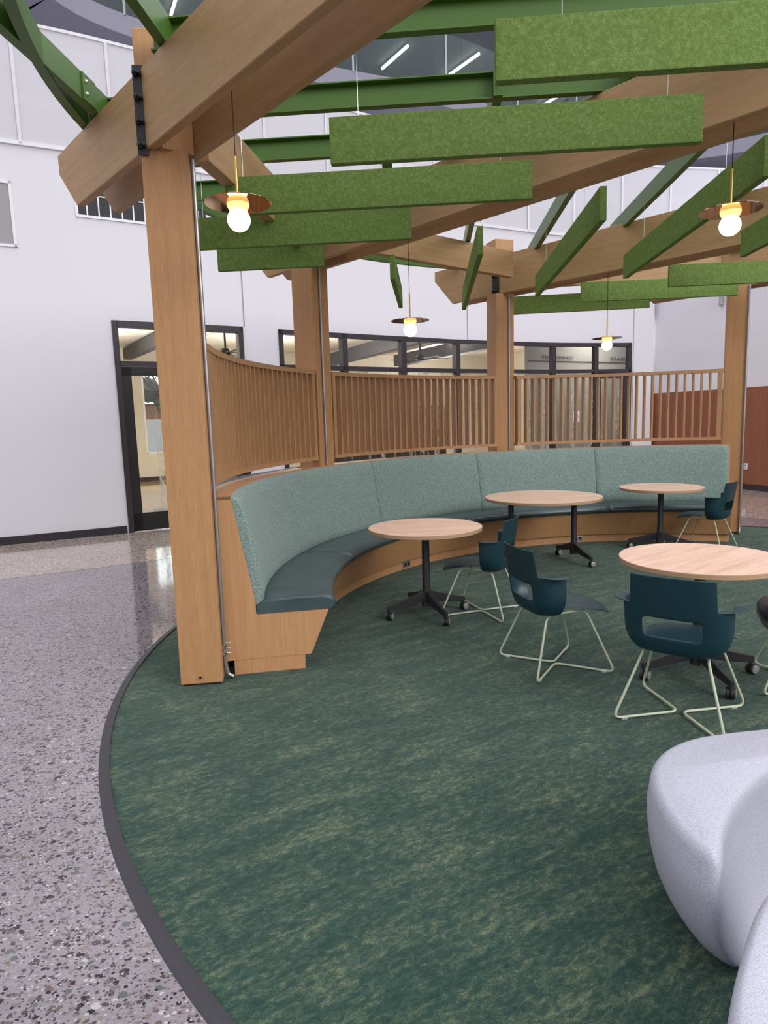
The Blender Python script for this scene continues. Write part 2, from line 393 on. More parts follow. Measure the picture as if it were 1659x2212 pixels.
# ------------------------------------------------------------------ walls
def wall_quad(bm, P, z0, z1, th=.2):
    Q = offset_path(P, th)
    for i in range(len(P)-1):
        prism(bm, [P[i],P[i+1],Q[i+1],Q[i]], z0, z1)
def sub_path(x0, x1):
    """piece of the wall curve between two x values"""
    def at(x):
        for a,b in zip(WS[:-1],WS[1:]):
            if a[0]<=x<=b[0]: t=(x-a[0])/(b[0]-a[0]); return (x,a[1]+(b[1]-a[1])*t)
        return WS[-1]
    return [at(x0)]+[p for p in WS if x0+1e-4<p[0]<x1-1e-4]+[at(x1)]
DX0, DX1, WX0, WX1 = -3.93, -2.22, -1.70, 5.79
bm = bmesh.new()
for x0,x1,z0,z1 in ((-13.9,DX0,-.006,5.46),(DX0,DX1,3.17,5.46),(DX1,WX0,-.006,5.46),(WX0,WX1,3.17,5.46),(WX1,6.35,-.006,5.46)):
    wall_quad(bm, sub_path(x0,x1), z0, z1)
struct('wall_back', bm, WALL)
bm = bmesh.new(); wall_quad(bm, RUSTL[1:], -.006, 5.46); struct('wall_right', bm, WALL)
bm = bmesh.new(); P=offset_path(RUSTL[1:], -.02); wall_quad(bm, P, .11, 2.01, .02); struct('wall_right_panel', bm, RUST)
bm = bmesh.new(); wall_quad(bm, offset_path(RUSTL[1:], -.03), -.006, .11, .03); struct('baseboard_right', bm, DARKF)
bm = bmesh.new(); wall_quad(bm, offset_path(sub_path(-13.9,DX0-.02), -.015), -.006, .11, .015); struct('baseboard_left', bm, DARKF)
bm = bmesh.new(); wall_quad(bm, offset_path(sub_path(DX1+.02,WX0-.02), -.015), -.006, .11, .015); struct('baseboard_back', bm, DARKF)
for k,(x,z0,z1) in enumerate(((-2.20,3.17,5.40),(1.82,3.17,5.40),(5.83,-.006,5.40),(-7.2,.11,5.4))):
    p = sub_path(x,x+.02); bm=bmesh.new(); wall_quad(bm, offset_path(p,-.002), z0, z1, .004); struct('trim_%d'%(k+1), bm, GREYV)

# frames placed on the wall curve -------------------------------------------------
def frame_bar(bm, x0, x1, z0, z1, out=.03, dep=.13):
    P = offset_path(sub_path(x0,x1), -out)
    wall_quad(bm, P, z0, z1, dep)
def pane(bm, x0, x1, z0, z1, inset=.03):
    P = offset_path(sub_path(x0,x1), inset)
    wall_quad(bm, P, z0, z1, .008)
# double door with transom
dr = empty('door_1', (-3.1,10.6,-.006)); dr['kind']='structure'
bm=bmesh.new(); xm=(DX0+DX1)/2
for (x0,x1,z0,z1) in ((DX0,DX0+.07,0,3.17),(DX1-.07,DX1,0,3.17),(DX0,DX1,3.07,3.17),(DX0,DX1,2.51,2.585)): frame_bar(bm,x0,x1,z0,z1)
obj('door_frame', bm, DARKF, dr)
for (x0,x1) in ((DX0+.075,xm-.003),(xm+.003,DX1-.075)):
    bm=bmesh.new()
    for q in ((x0,x0+.115,.01,2.50),(x1-.115,x1,.01,2.50),(x0,x1,.01,.283),(x0,x1,2.37,2.50)): frame_bar(bm,*q,out=.01,dep=.05)
    lf=obj('door_leaf', bm, BLACK, dr)
    bm=bmesh.new(); pane(bm,x0+.115,x1-.115,.283,2.37,.01); obj('pane', bm, FILM, lf)
bm=bmesh.new(); pane(bm,DX0+.07,DX1-.07,2.585,3.07); obj('transom_pane', bm, GLASS, dr)
# window wall
wn = empty('window_1', (2,13.6,-.006)); wn['kind']='structure'
mull=[-.63,.47,1.60,2.75,3.87,4.92]
bm=bmesh.new()
frame_bar(bm,WX0,WX0+.06,0,3.17); frame_bar(bm,WX1-.08,WX1,0,3.17); frame_bar(bm,WX0,WX1,3.09,3.17); frame_bar(bm,WX0,WX1,2.51,2.585); frame_bar(bm,WX0,WX1,0,.12)
for m in mull: frame_bar(bm,m-.045,m+.045,0,3.17)
for x0,x1 in ((4.965,5.05),(5.62,5.71)): frame_bar(bm,x0,x1,0,2.51,.01,.05)
frame_bar(bm,4.965,5.71,2.38,2.51,.01,.05)
obj('window_frame', bm, DARKF, wn)
xs=[WX0+.06]+mull+[WX1-.08]
for x0,x1 in zip(xs[:-1],xs[1:]):
    bm=bmesh.new(); pane(bm,x0,x1,2.585,3.09); obj('upper_pane', bm, GLASS, wn)
    bm=bmesh.new(); pane(bm,x0,x1,.12,2.51); obj('lower_pane', bm, FILM, wn)
# paper notice taped to the glass
p=sub_path(4.36,4.52); bm=bmesh.new(); wall_quad(bm, offset_path(p,-.004), 1.42, 1.66, .002); nt_=obj('paper_notice', bm, WHITEM); tag(nt_,'small white paper notice taped on the dark window wall behind the screen','notice')
bm=bmesh.new()
for k,z in enumerate((1.62,1.60,1.55,1.53,1.51,1.48)): wall_quad(bm, offset_path(sub_path(4.385,4.385+(.08 if k in(0,1) else .11)),-.007), z, z+.008, .003)
obj('printed_lines', bm, BLACK, nt_)

# wall vents
def wall_plate(name, x0, x1, z0, z1, label, cat, grid=0):
    t = empty(name, (*sub_path(x0,x1)[0], z0), label, cat)
    fr=.035; bm=bmesh.new()
    for q in ((x0,x1,z0,z0+fr),(x0,x1,z1-fr,z1),(x0,x0+fr,z0,z1),(x1-fr,x1,z0,z1)):
        wall_quad(bm, offset_path(sub_path(q[0],q[1]),-.02), q[2], q[3], .02)
    if grid:
        for k in range(1,grid): 
            xx=x0+(x1-x0)*k/grid; wall_quad(bm, offset_path(sub_path(xx-.008,xx+.008),-.016), z0, z1, .014)
        wall_quad(bm, offset_path(sub_path(x0,x1),-.016), (z0+z1)/2-.008, (z0+z1)/2+.008, .014)
    obj('frame', bm, WHITEM, t)
    bm=bmesh.new(); wall_quad(bm, offset_path(sub_path(x0+fr,x1-fr),-.006), z0+fr, z1-fr, .005); obj('grille' if grid else 'panel', bm, LOWD if grid else GREYV, t)
    return t
wall_plate('wall_vent', -6.1,-4.93,4.10,4.96,'grey panel in a white screwed frame high on the white wall at the left edge','vent')
wall_plate('return_air_grille', -4.24,-2.6,4.58,5.20,'dark grille with a white grid high on the wall behind the beam ends','grille',12)
p=sub_path(1.63,1.75); bm=bmesh.new(); wall_quad(bm, offset_path(p,-.05), 4.72,4.86,.05); tag(obj('wall_sensor', bm, GREYV),'small grey box high on the white wall above the second screen','sensor')
bm=bmesh.new(); box(bm,(6.98,13.95,3.86),(.05,.13,.34),radians(-17),.01); tag(obj('wall_speaker', bm, GREYV),'small grey upright box on the white wall left of the rightmost post','speaker')
bm=bmesh.new(); box(bm,(7.215,13.19,.46),(.012,.085,.12),radians(17),.003); o=obj('wall_outlet', bm, WHITEM); tag(o,'white outlet plate low on the rust coloured wall panel','outlet')
for z in (.435,.485): obj('socket', box(bmesh.new(),(7.206,13.188,z),(.008,.034,.026),radians(17)), GREYV, o)

# ------------------------------------------------------------------ balcony
BP = [(p[0],p[1]) for p in WS]+[(7.4,15.9),(9.0,16.2),(11.5,16.3),(14,16.0)]
bm=bmesh.new(); Q=offset_path(BP,3.4); 
for i in range(len(BP)-1): prism(bm,[BP[i],BP[i+1],Q[i+1],Q[i]],5.46,5.99)
struct('balcony_slab', bm, WALL)
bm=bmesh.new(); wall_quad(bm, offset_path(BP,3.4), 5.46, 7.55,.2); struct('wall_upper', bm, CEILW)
bm=bmesh.new(); wall_quad(bm, [(6.36,16.0),(7.26,13.18),(8.3,9.85),(9.4,6.4),(10.6,2.6),(14,2.6),(14,16),(6.36,16.0)][:5], 5.40,5.46,.05); 
prism(bm,[(6.30,15.9),(7.22,13.15),(8.25,9.82),(9.35,6.4),(10.6,2.6),(14,2.6),(14,16.3),(6.4,16.3)],5.44,5.50); struct('trim_5', bm, WALL)
# arc-length positions along the balcony
def resample(P, step):
    out=[P[0]]; acc=0
    for a,b in zip(P[:-1],P[1:]):
        L=hypot(b[0]-a[0],b[1]-a[1]); s=step-acc
        while s<=L: out.append((a[0]+(b[0]-a[0])*s/L,a[1]+(b[1]-a[1])*s/L)); s+=step
        acc=L-(s-step)
    return out
rail = empty('balcony_railing', (0,13,5.46), 'white balcony guardrail of perforated panels curving above the white wall', 'railing')
RP = offset_path(BP,-.04)
bm=bmesh.new(); wall_quad(bm, RP, 6.97,7.01,.04); obj('top_rail', bm, WHITEM, rail)
bm=bmesh.new(); wall_quad(bm, RP, 5.44,5.49,.04); obj('bottom_rail', bm, WHITEM, rail)
# start so that a post stands where the photo shows one
st = resample([p for p in RP if p[0]>-8.6], 1.19)
for i,(x,y) in enumerate(st):
    if -8.7<x<12:
        bm=bmesh.new(); box(bm,(x,y,6.22),(.035,.035,1.5)); obj('post', bm, WHITEM, rail)
bm=bmesh.new(); wall_quad(bm, offset_path(BP,-.02), 5.49,6.97,.004); obj('perforated_panel', bm, PERF, rail)

# third level: slab with soffit, glass guard, ceiling
E3=[(-9,8.0),(-5.6,11.4),(-4.98,12.4),(-4.3,13.13),(-2.8,14.2),(-.98,15.0),(1.4,16.05),(3.5,17.5),(6,19.3),(8.2,19.95),(9.5,19.75),(10.7,19.1),(13,17.2),(15,15.2)]
E3=[(p.x,p.y) for p in smooth_poly([(x,y,0) for x,y in E3],3)]
bm=bmesh.new()
top=[v for v in E3]; far=[(-22,12),(-16,24),(-6,30),(6,33),(16,30),(22,22)]
# split so that the strip of windows stands behind it
Q=offset_path(E3,3.2)
for i in range(len(E3)-1): prism(bm,[E3[i],E3[i+1],Q[i+1],Q[i]],8.6,8.95)
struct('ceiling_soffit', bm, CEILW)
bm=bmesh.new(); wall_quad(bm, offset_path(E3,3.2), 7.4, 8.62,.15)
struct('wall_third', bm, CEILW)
w4=empty('window_3',(1.6,19.2,7.5)); w4['kind']='structure'
WP=[p for p in offset_path(E3,3.1) if .1<p[0]<2.6]
bm=bmesh.new(); wall_quad(bm, WP, 7.45, 8.55,.03); obj('lit_pane', bm, simple('daylit_pane',(.9,.93,.95),.3,emit=(.9,.96,1),es=1.1), w4)
for i_,(x,y) in enumerate(resample(offset_path(WP,-.04),.55)):
    bm=bmesh.new(); box(bm,(x,y,8.0),(.07,.07,1.12)); obj('mullion', bm, DARKF if i_%2 else WHITEM, w4)
bm=bmesh.new(); wall_quad(bm, offset_path(E3,9.0), 8.6, 12.6,.2); struct('wall_upper_far', bm, DARKC)
bm=bmesh.new(); Q9=offset_path(E3,9.2); Q3=offset_path(E3,-.2)
for i in range(len(E3)-1): prism(bm,[Q3[i],Q3[i+1],Q9[i+1],Q9[i]],12.0,12.2)
struct('ceiling', bm, DARKC)
bm=bmesh.new(); Q1=offset_path(E3,3.2)
for i in range(len(E3)-1): prism(bm,[Q1[i],Q1[i+1],Q9[i+1],Q9[i]],8.7,8.9)
struct('floor_upper', bm, WALL)
gd = empty('glass_guard', (0,16,8.95), 'upper storey glass guard with thin posts seen between the green beams', 'guardrail')
bm=bmesh.new(); wall_quad(bm, E3, 8.95, 10.15,.012); obj('glass_panel', bm, GUARD, gd)
for i,(x,y) in enumerate(resample(E3,2.3)):
    bm=bmesh.new(); box(bm,(x,y,9.55),(.04,.04,1.25)); obj('post', bm, GALV, gd)
# linear lights on the upper ceiling
def lin(a,b,lab):
    A=Vector((*a,11.93)); Bv=Vector((*b,11.93)); d=(Bv-A); c=(A+Bv)/2
    t=empty('linear_light', c, lab, 'ceiling light', 'slim linear lights on the upper ceiling')
    bm=bmesh.new(); box(bm,(c.x,c.y,11.96),(d.length,.05,.08),atan2(d.y,d.x)); obj('housing', bm, DARKC, t)
    bm=bmesh.new(); box(bm,(c.x,c.y,11.89),(d.length,.065,.06),atan2(d.y,d.x)); obj('diffuser', bm, LIN, t)
lin((.347,21.3),(1.067,20.12),'slim glowing linear light high above, left one of the pair between two green beams')
lin((2.27,21.96),(3.13,20.64),'slim glowing linear light high above, right one of the pair between two green beams')
lin((5.67,24.1),(6.2,23.2),'short visible tip of a linear light right under a green beam, above the second baffle')
lin((-5.0,18.4),(-4.5,17.4),'slim linear light glimpsed beside the left timber beam at the top edge')
# exit sign
ex = empty('exit_sign', (-5.35,14.3,10.3), 'small green lit exit sign high behind the glass at top left', 'sign')
def text_mesh(s, size, mat, M, parent, name='lettering'):
    cu=bpy.data.curves.new('tmp','FONT'); cu.body=s; cu.size=size; cu.extrude=.004; cu.align_x='CENTER'
    to=bpy.data.objects.new('tmp',cu); COL.objects.link(to); bpy.context.view_layer.update()
    me=bpy.data.meshes.new_from_object(to.evaluated_get(bpy.context.evaluated_depsgraph_get())); bpy.data.objects.remove(to); bpy.data.curves.remove(cu)
    me.transform(M); me.materials.clear(); me.materials.append(mat)
    o=bpy.data.objects.new(name,me); COL.objects.link(o)
    if parent: o.parent=parent; me.transform(Matrix.Translation(-world_of(parent)))
    return o
a_=radians(16)
bm=bmesh.new(); box(bm,(-5.35,14.3,10.3),(.55,.04,.26),a_); obj('housing', bm, DARKC, ex)
text_mesh('EXIT', .26, EXITG, Matrix.Translation((-5.345,14.262,10.215))@Matrix.Rotation(a_,4,'Z')@Matrix.Rotation(pi/2,4,'X'), ex)

# ------------------------------------------------------------------ room behind the window wall
A0=Vector((-3.9,10.12,0)); DD=Vector((.868,.496,0)).normalized(); NN=Vector((-DD.y,DD.x,0)); ANG=atan2(DD.y,DD.x)
def rp(s,n,z=0): p=A0+DD*s+NN*n; return Vector((p.x,p.y,z))
def rbox(bm,s0,s1,n0,n1,z0,z1):
    c=rp((s0+s1)/2,(n0+n1)/2,(z0+z1)/2); return box(bm,c,(s1-s0,n1-n0,z1-z0),ANG)
bm=bmesh.new(); rbox(bm,-4,15,.6,10.2,-.16,-.01); struct('floor_room', bm, WOODF)
bm=bmesh.new(); P=sub_path(-6,6.3); Q=[(rp(-4+19*i/(len(P)-1),.9).x, rp(-4+19*i/(len(P)-1),.9).y) for i in range(len(P))]
bm2=bmesh.new(); Po=offset_path(sub_path(-6,6.3),.14); 
v1=[bm2.verts.new((x,y,-.008)) for x,y in Po]; v2=[bm2.verts.new((x,y,-.008)) for x,y in offset_path(sub_path(-6,6.3),1.4)]
for i in range(len(v1)-1): bm2.faces.new((v1[i],v1[i+1],v2[i+1],v2[i]))
struct('floor_threshold', bm2, WOODF); bm.free()
bm=bmesh.new(); rbox(bm,-4,15,.85,10.2,3.85,4.0)
Pc=sub_path(-6,6.3); Pa=offset_path(Pc,.19); Pb=offset_path(Pc,1.6)
for i in range(len(Pa)-1): prism(bm,[Pa[i],Pa[i+1],Pb[i+1],Pb[i]],3.86,3.95)
TILE,nt,b=new_mat('ceiling_tiles'); mp=mapping(nt,(1,1,1),(0,0,-ANG)); br=N(nt,'ShaderNodeTexBrick'); br.offset=0; nt.links.new(mp.outputs[0],br.inputs['Vector'])
br.inputs['Color1'].default_value=(.70,.66,.58,1); br.inputs['Color2'].default_value=(.70,.66,.58,1); br.inputs['Mortar'].default_value=(.22,.2,.17,1); br.inputs['Scale'].default_value=1
br.inputs['Mortar Size'].default_value=.012; br.inputs['Brick Width'].default_value=1.2; br.inputs['Row Height'].default_value=1.2; nt.links.new(br.outputs[0],b.inputs['Base Color'])
o=struct('ceiling_room', bm, TILE)
# far wall with windows
bm=bmesh.new()
for q in ((-4,2.15,0,3.85),(2.15,4.7,0,.80),(2.15,4.7,3.25,3.85),(4.7,15,0,3.85)): rbox(bm,q[0],q[1],10,10.2,q[2],q[3])
struct('wall_room', bm, BEIGE)
bm=bmesh.new(); rbox(bm,-4.1,-4,0,10.2,0,3.85); rbox(bm,15,15.1,0,10.2,0,3.85); struct('wall_room_side', bm, BEIGE)
bm=bmesh.new(); rbox(bm,-4,15,9.96,10,0,.12); struct('baseboard_room', bm, DARKF)
bm=bmesh.new(); rbox(bm,5.2,9.4,4.9,5.0,0,1.95); struct('trim_6', bm, LOWD)
bm=bmesh.new(); rbox(bm,9.5,14.8,1.62,1.72,0,3.85); struct('wall_partition', bm, BEIGED)
bm=bmesh.new(); rbox(bm,9.5,14.8,1.60,1.62,2.885,2.90); struct('trim_7', bm, DARKB)
w3=empty('window_2', rp(3.4,10,.8)); w3['kind']='structure'
bm=bmesh.new()
for q in ((2.15,2.2,.8,3.25),(4.65,4.7,.8,3.25),(2.15,4.7,.8,.85),(2.15,4.7,3.2,3.25)): rbox(bm,q[0],q[1],10.0,10.1,q[2],q[3])
obj('window_frame', bm, WHITEM, w3)
bm=bmesh.new(); rbox(bm,2.2,4.65,10.04,10.05,.85,3.2); obj('pane', bm, GLASS, w3)
# dark soffit beams, fans and lettering in the room
for k,(a,c,w) in enumerate((((7.95,9.4),(7.25,1.9),.30),((10.35,9.0),(9.75,1.9),.30),((1.72,9.4),(1.95,4.2),.22))):
    p0=rp(*a,3.52); p1=rp(*c,3.52); d=p1-p0; bm=bmesh.new(); box(bm,(p0+p1)/2+Vector((0,0,.12 if k==2 else .04)),(d.length,w,.30 if k==2 else .36),atan2(d.y,d.x))
    tag(obj('ceiling_beam', bm, DARKB), ['dark ceiling beam behind the window wall, left of the middle post','dark ceiling beam behind the window wall, ending near the partition','dark ceiling beam behind the left transom of the double door'][k],'beam')
def fan(p, lab):
    t=empty('ceiling_fan', p, lab, 'ceiling fan'); x,y,z=p
    bm=bmesh.new(); tube(bm,[(x,y,z),(x,y,3.85)],.022,10); obj('down_rod', bm, BLACK, t)
    bm=bmesh.new(); box(bm,(x,y,3.78),(.16,.16,.10),ANG); obj('canopy', bm, BLACK, t)
    bm=bmesh.new(); lathe(bm,[(0,-.08),(.10,-.07),(.12,0),(.09,.06),(0,.08)],(x,y,z),20); obj('motor', bm, BLACK, t, True)
    for k in range(5):
        a=k*2*pi/5+.3; bm=bmesh.new(); box(bm,(x+cos(a)*.42,y+sin(a)*.42,z-.02),(.62,.12,.012),a,0); obj('blade', bm, BLACK, t)
fan((-3.15,13.99,3.08),'black ceiling fan on a rod behind the right transom of the double door')
fan((.98,16.36,3.05),'black ceiling fan on a rod behind the upper panes of the window wall')
# mirrored words on the partition (seen from behind)
wd=empty('mirrored_lettering', rp(10.5,1.6,2.93), 'dark mirrored words on the partition behind the window wall', 'lettering')
def mir(s, s0, s1, z, n=1.595):
    L=s1-s0; c=rp((s0+s1)/2,n,z); 
    return text_mesh(s, .105, DARKB, Matrix.Translation(c)@Matrix.Rotation(ANG,4,'Z')@Matrix.Rotation(pi/2,4,'X')@Matrix.Scale(-L/(.068*len(s)),4,(1,0,0)), wd, 'word')
mir('COMMITMENT', 9.95, 10.98, 2.95); mir('GRACE', 12.3, 12.95, 2.95)
# outdoors beyond the far window
bm=bmesh.new(); prism(bm,[(-40,18.5),(8,24.5),(10,90),(-60,90)],-.35,-.3); struct('ground', bm, simple('pale_paving',(.50,.49,.47),.9))
van=empty('parked_van', (-11.1,29.5,-.3), 'white van parked outside, seen through the glass door', 'van')
VW=simple('van_white',(.82,.84,.86),.35); VG=simple('van_glass',(.03,.07,.12),.1)
bm=bmesh.new(); extrude_profile(bm,[(-2.6,.45),(2.5,.45),(2.6,1.0),(2.5,2.2),(-1.3,2.25),(-1.9,1.5),(-2.6,1.2)],(-11.1,28.6,-.3),(1,.1,0),(0,0,1),(-.1,1,0),1.9); obj('body', bm, VW, van)
bm=bmesh.new(); extrude_profile(bm,[(-1.75,1.45),(-1.25,2.05),(-.75,2.05),(-.75,1.4)],(-11.1,28.57,-.3),(1,.1,0),(0,0,1),(-.1,1,0),.04); obj('side_window', bm, VG, van)
for dx in (-1.7,1.7):
    bm=bmesh.new(); lathe(bm,[(0,-.12),(.33,-.12),(.36,0),(.33,.12),(0,.12)],(-11.1+dx,28.65+.1*dx,.05),20,Matrix.Rotation(pi/2,4,'X')); obj('wheel', bm, WHEEL, van, True)
bm=bmesh.new(); box(bm,(-16,44,1.3),(30,6,3.4),.1); tag(obj('distant_building', bm, simple('brick_orange',(.50,.28,.18),.9)),'low orange brick building far outside beyond the van','building')
tr=empty('bare_tree', (-11.5,38,-.3),'leafless tree outside seen above the van through the door glass','tree')
BARK=simple('bark',(.10,.09,.08),.9); bm=bmesh.new()
def branch(p,d,L,r,n):
    q=p+d*L; tube(bm,[p,q],r,5,r2=r*.65)
    if n>0:
        for k in range(4):
            v=(d+Vector((random.uniform(-.8,.8),random.uniform(-.8,.8),random.uniform(-.2,.6)))).normalized(); branch(p+d*L*(.55+.15*k),v,L*.68,r*.55,n-1)
branch(Vector((-11.5,38,-.3)),Vector((0,0,1)),3.0,.14,4); obj('branches', bm, BARK, tr)
bm=bmesh.new()
for k in range(26):
    bmesh.ops.create_icosphere(bm,subdivisions=2,radius=random.uniform(.5,1.0),matrix=Matrix.Translation((-18+k*.55,41+random.uniform(-.5,.5),3.1+random.uniform(-.6,.9))))
tag(obj('distant_hedge', bm, simple('grey_foliage',(.12,.15,.12),.95), None, True),'grey green line of trees outside behind the van','trees')

# ------------------------------------------------------------------ pavilion posts, beams
BA=radians(41.2); bd=Vector((-sin(BA),cos(BA),0)); bn=Vector((cos(BA),sin(BA),0))     # along / across the main beams
BROT=atan2(bd.y,bd.x)
def bpt(off,al,z=0): p=bn*off+bd*al; return Vector((p.x,p.y,z))
POSTS={'P1':(190.3,4.066,7.0),'P2':(149.8,4.04,150.0),'P3':(108.0,4.12,108.2),'P4':(66.0,4.185,66.0)}
labs={'P1':'thick square brown timber post in the foreground, at the near end of the bench',
      'P2':'brown timber post rising behind the bench between the first and second slatted screens',
      'P3':'brown timber post rising behind the bench between the second and third slatted screens',
      'P4':'brown timber post at the far right end of the bench'}
zs_={'P1':(3.12,3.535),'P2':(3.12,3.535),'P3':(3.115,3.575),'P4':(3.10,3.53)}
def post(key, condang, condoff, stub):
    th,r,rot=POSTS[key]; x=CB[0]+r*cos(radians(th)); y=CB[1]+r*sin(radians(th))
    t=empty('timber_post',(x,y,.0),labs[key],'post','timber posts carrying the pavilion roof')
    w=.2535
    z0,z1=zs_[key]
    bm=bmesh.new(); box(bm,(0,0,(.012+z0)/2),(w,w,z0-.014),0,.006); box(bm,(0,0,(z1+stub)/2+.001),(w,w,stub-z1),0,.006)
    box(bm,(0,0,(z0+z1)/2),((.27,.188,z1-z0+.004) if key=='P1' else (.20,.10,z1-z0+.004)),BROT-radians(rot))
    o=obj('shaft', bm, POST, None, base=False); o.parent=t; o.rotation_euler=(0,0,radians(rot))
    bm=bmesh.new(); box(bm,(x,y,.006),(w-.03,w-.03,.012),radians(rot)); obj('base_plate', bm, BLACK, t)
    # conduit on the inner face
    er=Vector((cos(radians(condang)),sin(radians(condang)),0)); et=Vector((-er.y,er.x,0))
    base=Vector((x,y,0))-er*(w/2+.013)+et*condoff
    zt=3.10
    path=fillet([base+Vector((0,0,zt)),base+Vector((0,0,.10)),base-er*.012+Vector((0,0,.03)),base-er*(.045 if key=='P1' else .10)+Vector((0,0,.014))],.05,6)
    if key!='P1' and key!='P4': path=[base+Vector((0,0,zt)),base+Vector((0,0,1.17))]
    bm=bmesh.new(); tube(bm,path,.0125,10); c=obj('conduit', bm, GALV, t, True)
    if key in('P1','P4'):
        bm=bmesh.new()
        for z in (.17,.215): lathe(bm,[(.0165,-.012),(.0165,.012)],base+Vector((0,0,z)),12)
        for z in (.17,.20,.235): tube(bm,[base+et*-.005+Vector((0,0,z)),base-er*.04+Vector((0,0,z))],.004,6)
        obj('coupling', bm, CHROME, c, True)
        c['label']='bare steel conduit strapped to the post'
    return t
P1=post('P1',7.0+180,.045,3.74); P2=post('P2',151.5,.035,3.66); P3=post('P3',108.3,-.05,3.76); P4=post('P4',66,-.112,3.74)
for k,(zz,xx,yy) in enumerate(((.055,-1.165,3.928),)):
    bm=bmesh.new(); lathe(bm,[(.008,-.002),(.008,.004)],(xx,yy+.004,zz),10,Matrix.Rotation(pi/2,4,'X')); obj('bolt_hole', bm, BLACK, P1)

ZB,ZT=3.12,3.535
def main_beam(name,o0,o1,a_end,a_far,lab,zb=ZB,zt=ZT):
    """a_end: along value of the bottom corner of the chamfered end; the top overhangs further"""
    L0=a_far; prof=[(L0,zb),(a_end,zb),(a_end+.30,zb+.30),(a_end+.335,zt-.02),(a_end+.335,zt),(L0,zt)]
    prof=[(L0,zb),(a_end,zb),(a_end+.315,zt-.13),(a_end+.315,zt),(L0,zt)]
    oc=(o0+o1)/2; c=bpt(oc,(L0+a_end)/2,zb); bm=bmesh.new()
    ac=(L0+a_end)/2
    # local x along beam
    pr=[(a-ac,z-zb) for a,z in prof]; w=(o1-o0)
    A=[bm.verts.new((u,-w/2,v)) for u,v in pr]; Bq=[bm.verts.new((u,w/2,v)) for u,v in pr]; n=len(pr)
    bm.faces.new(A); bm.faces.new(Bq[::-1])
    for i in range(n): bm.faces.new((A[i],Bq[i],Bq[(i+1)%n],A[(i+1)%n]))
    bmesh.ops.bevel(bm, geom=list(bm.edges), offset=.004, segments=1, affect='EDGES')
    o=obj(name, bm, BEAM, None, base=False); o.location=c; o.rotation_euler=(0,0,BROT)
    tag(o,lab,'beam','paired timber roof beams'); return o
G='brown timber roof beam '
centers={1:1.794,2:4.08,3:6.98,4:9.17}
ends={1:4.98,2:6.24,3:6.28,4:4.71}
fars={1:.2,2:-.5,3:-.5,4:-1.}
zs={1:(3.12,3.535),2:(3.12,3.535),3:(3.115,3.575),4:(3.10,3.53)}
words={1:('nearest, running from the chamfered end at upper left over the foreground post, front one of its pair','nearest pair, rear one, its dark inner face seen past the foreground post'),
       2:('of the second pair, front one, crossing above the felt baffles','of the second pair, rear one, with a dark underside edge'),
       3:('of the third pair, front one, passing the post between the second and third screens','of the third pair, rear one, mostly behind its partner'),
       4:('of the farthest pair, front one, resting at the far right post','of the farthest pair, rear one, at the far right post')}
for k in (1,2,3,4):
    c=centers[k]; z0,z1=zs[k]
    main_beam('timber_beam',c-.153,c-.097,ends[k],fars[k],G+words[k][0],z0,z1)
    main_beam('timber_beam',c+.097,c+.153,ends[k]+(0 if k in(1,2) else -.0),fars[k],G+words[k][1],z0,z1)
# cross beams between the posts
def cross(p0,p1,z0,z1,w,lab):
    p0=Vector(p0);p1=Vector(p1); d=p1-p0; bm=bmesh.new(); box(bm,(0,0,(z1-z0)/2),(d.length,w,z1-z0),0,.004)
    o=obj('cross_beam', bm, BEAM, None, base=False); o.location=((p0.x+p1.x)/2,(p0.y+p1.y)/2,z0); o.rotation_euler=(0,0,atan2(d.y,d.x)); tag(o,lab,'beam','timber cross beams between the roof beams')
d12=Vector((sin(radians(9.3)),cos(radians(9.3)))); 
cross((-1.02,4.22),(-.64,6.55),3.155,3.50,.09,'short brown timber cross beam behind the hanging lamp nearest the foreground post')
d23=Vector((sin(radians(50.1)),cos(radians(50.1)))); e=Vector((1.60,8.29)); s_=e-d23*2.75
cross((s_.x,s_.y),(e.x,e.y),3.24,3.535,.09,'brown timber cross beam running to the post between the second and third screens')
cross((2.1,8.95),(4.35,8.75),3.24,3.5,.09,'brown timber cross beam between the third and fourth beam pairs')
# black bolted plates
def plate(loc,rz,h,w,lab,nb=4):
    t=empty('bolted_plate',loc,lab,'steel plate','black bolted plates on the timber beams'); x,y,z=loc
    R=Matrix.Rotation(rz,4,'Z'); bm=bmesh.new(); box(bm,(x,y,z+h/2),(w,.012,h),rz,.001); obj('plate', bm, BLACK, t)
    for i in range(nb):
        for sx in (-1,1):
            zz=z+h*(.1+.8*i/(nb-1)) if nb>1 else z+h/2
            v=R@Vector((sx*w*.22,-.006,0)); bm=bmesh.new()
            rr=.016 if sx<0 else .010
            lathe(bm,[(0,-.002),(rr,-.002),(rr,.018),(rr*.7,.022),(rr*.6,.04 if sx<0 else .028),(0,.042 if sx<0 else .03)],(x+v.x,y+v.y,zz),6,R@Matrix.Rotation(pi/2,4,'X')); obj('bolt', bm, BLACK, t)
PF=radians(7)
plate((-1.268,3.918,3.085),PF,.46,.055,'black steel plate with a column of bolts on the foreground post and beam')
q=bpt(centers[3]-.153-.008,5.53,3.13); plate((q.x,q.y,q.z),BROT+pi,.22,.10,'black bolted plate on the beam above the post between second and third screens',2)
q=bpt(centers[4]-.153-.008,3.60,3.13); plate((q.x,q.y,q.z),BROT+pi,.22,.12,'black bolted plate on the farthest beam at the far right post',2)

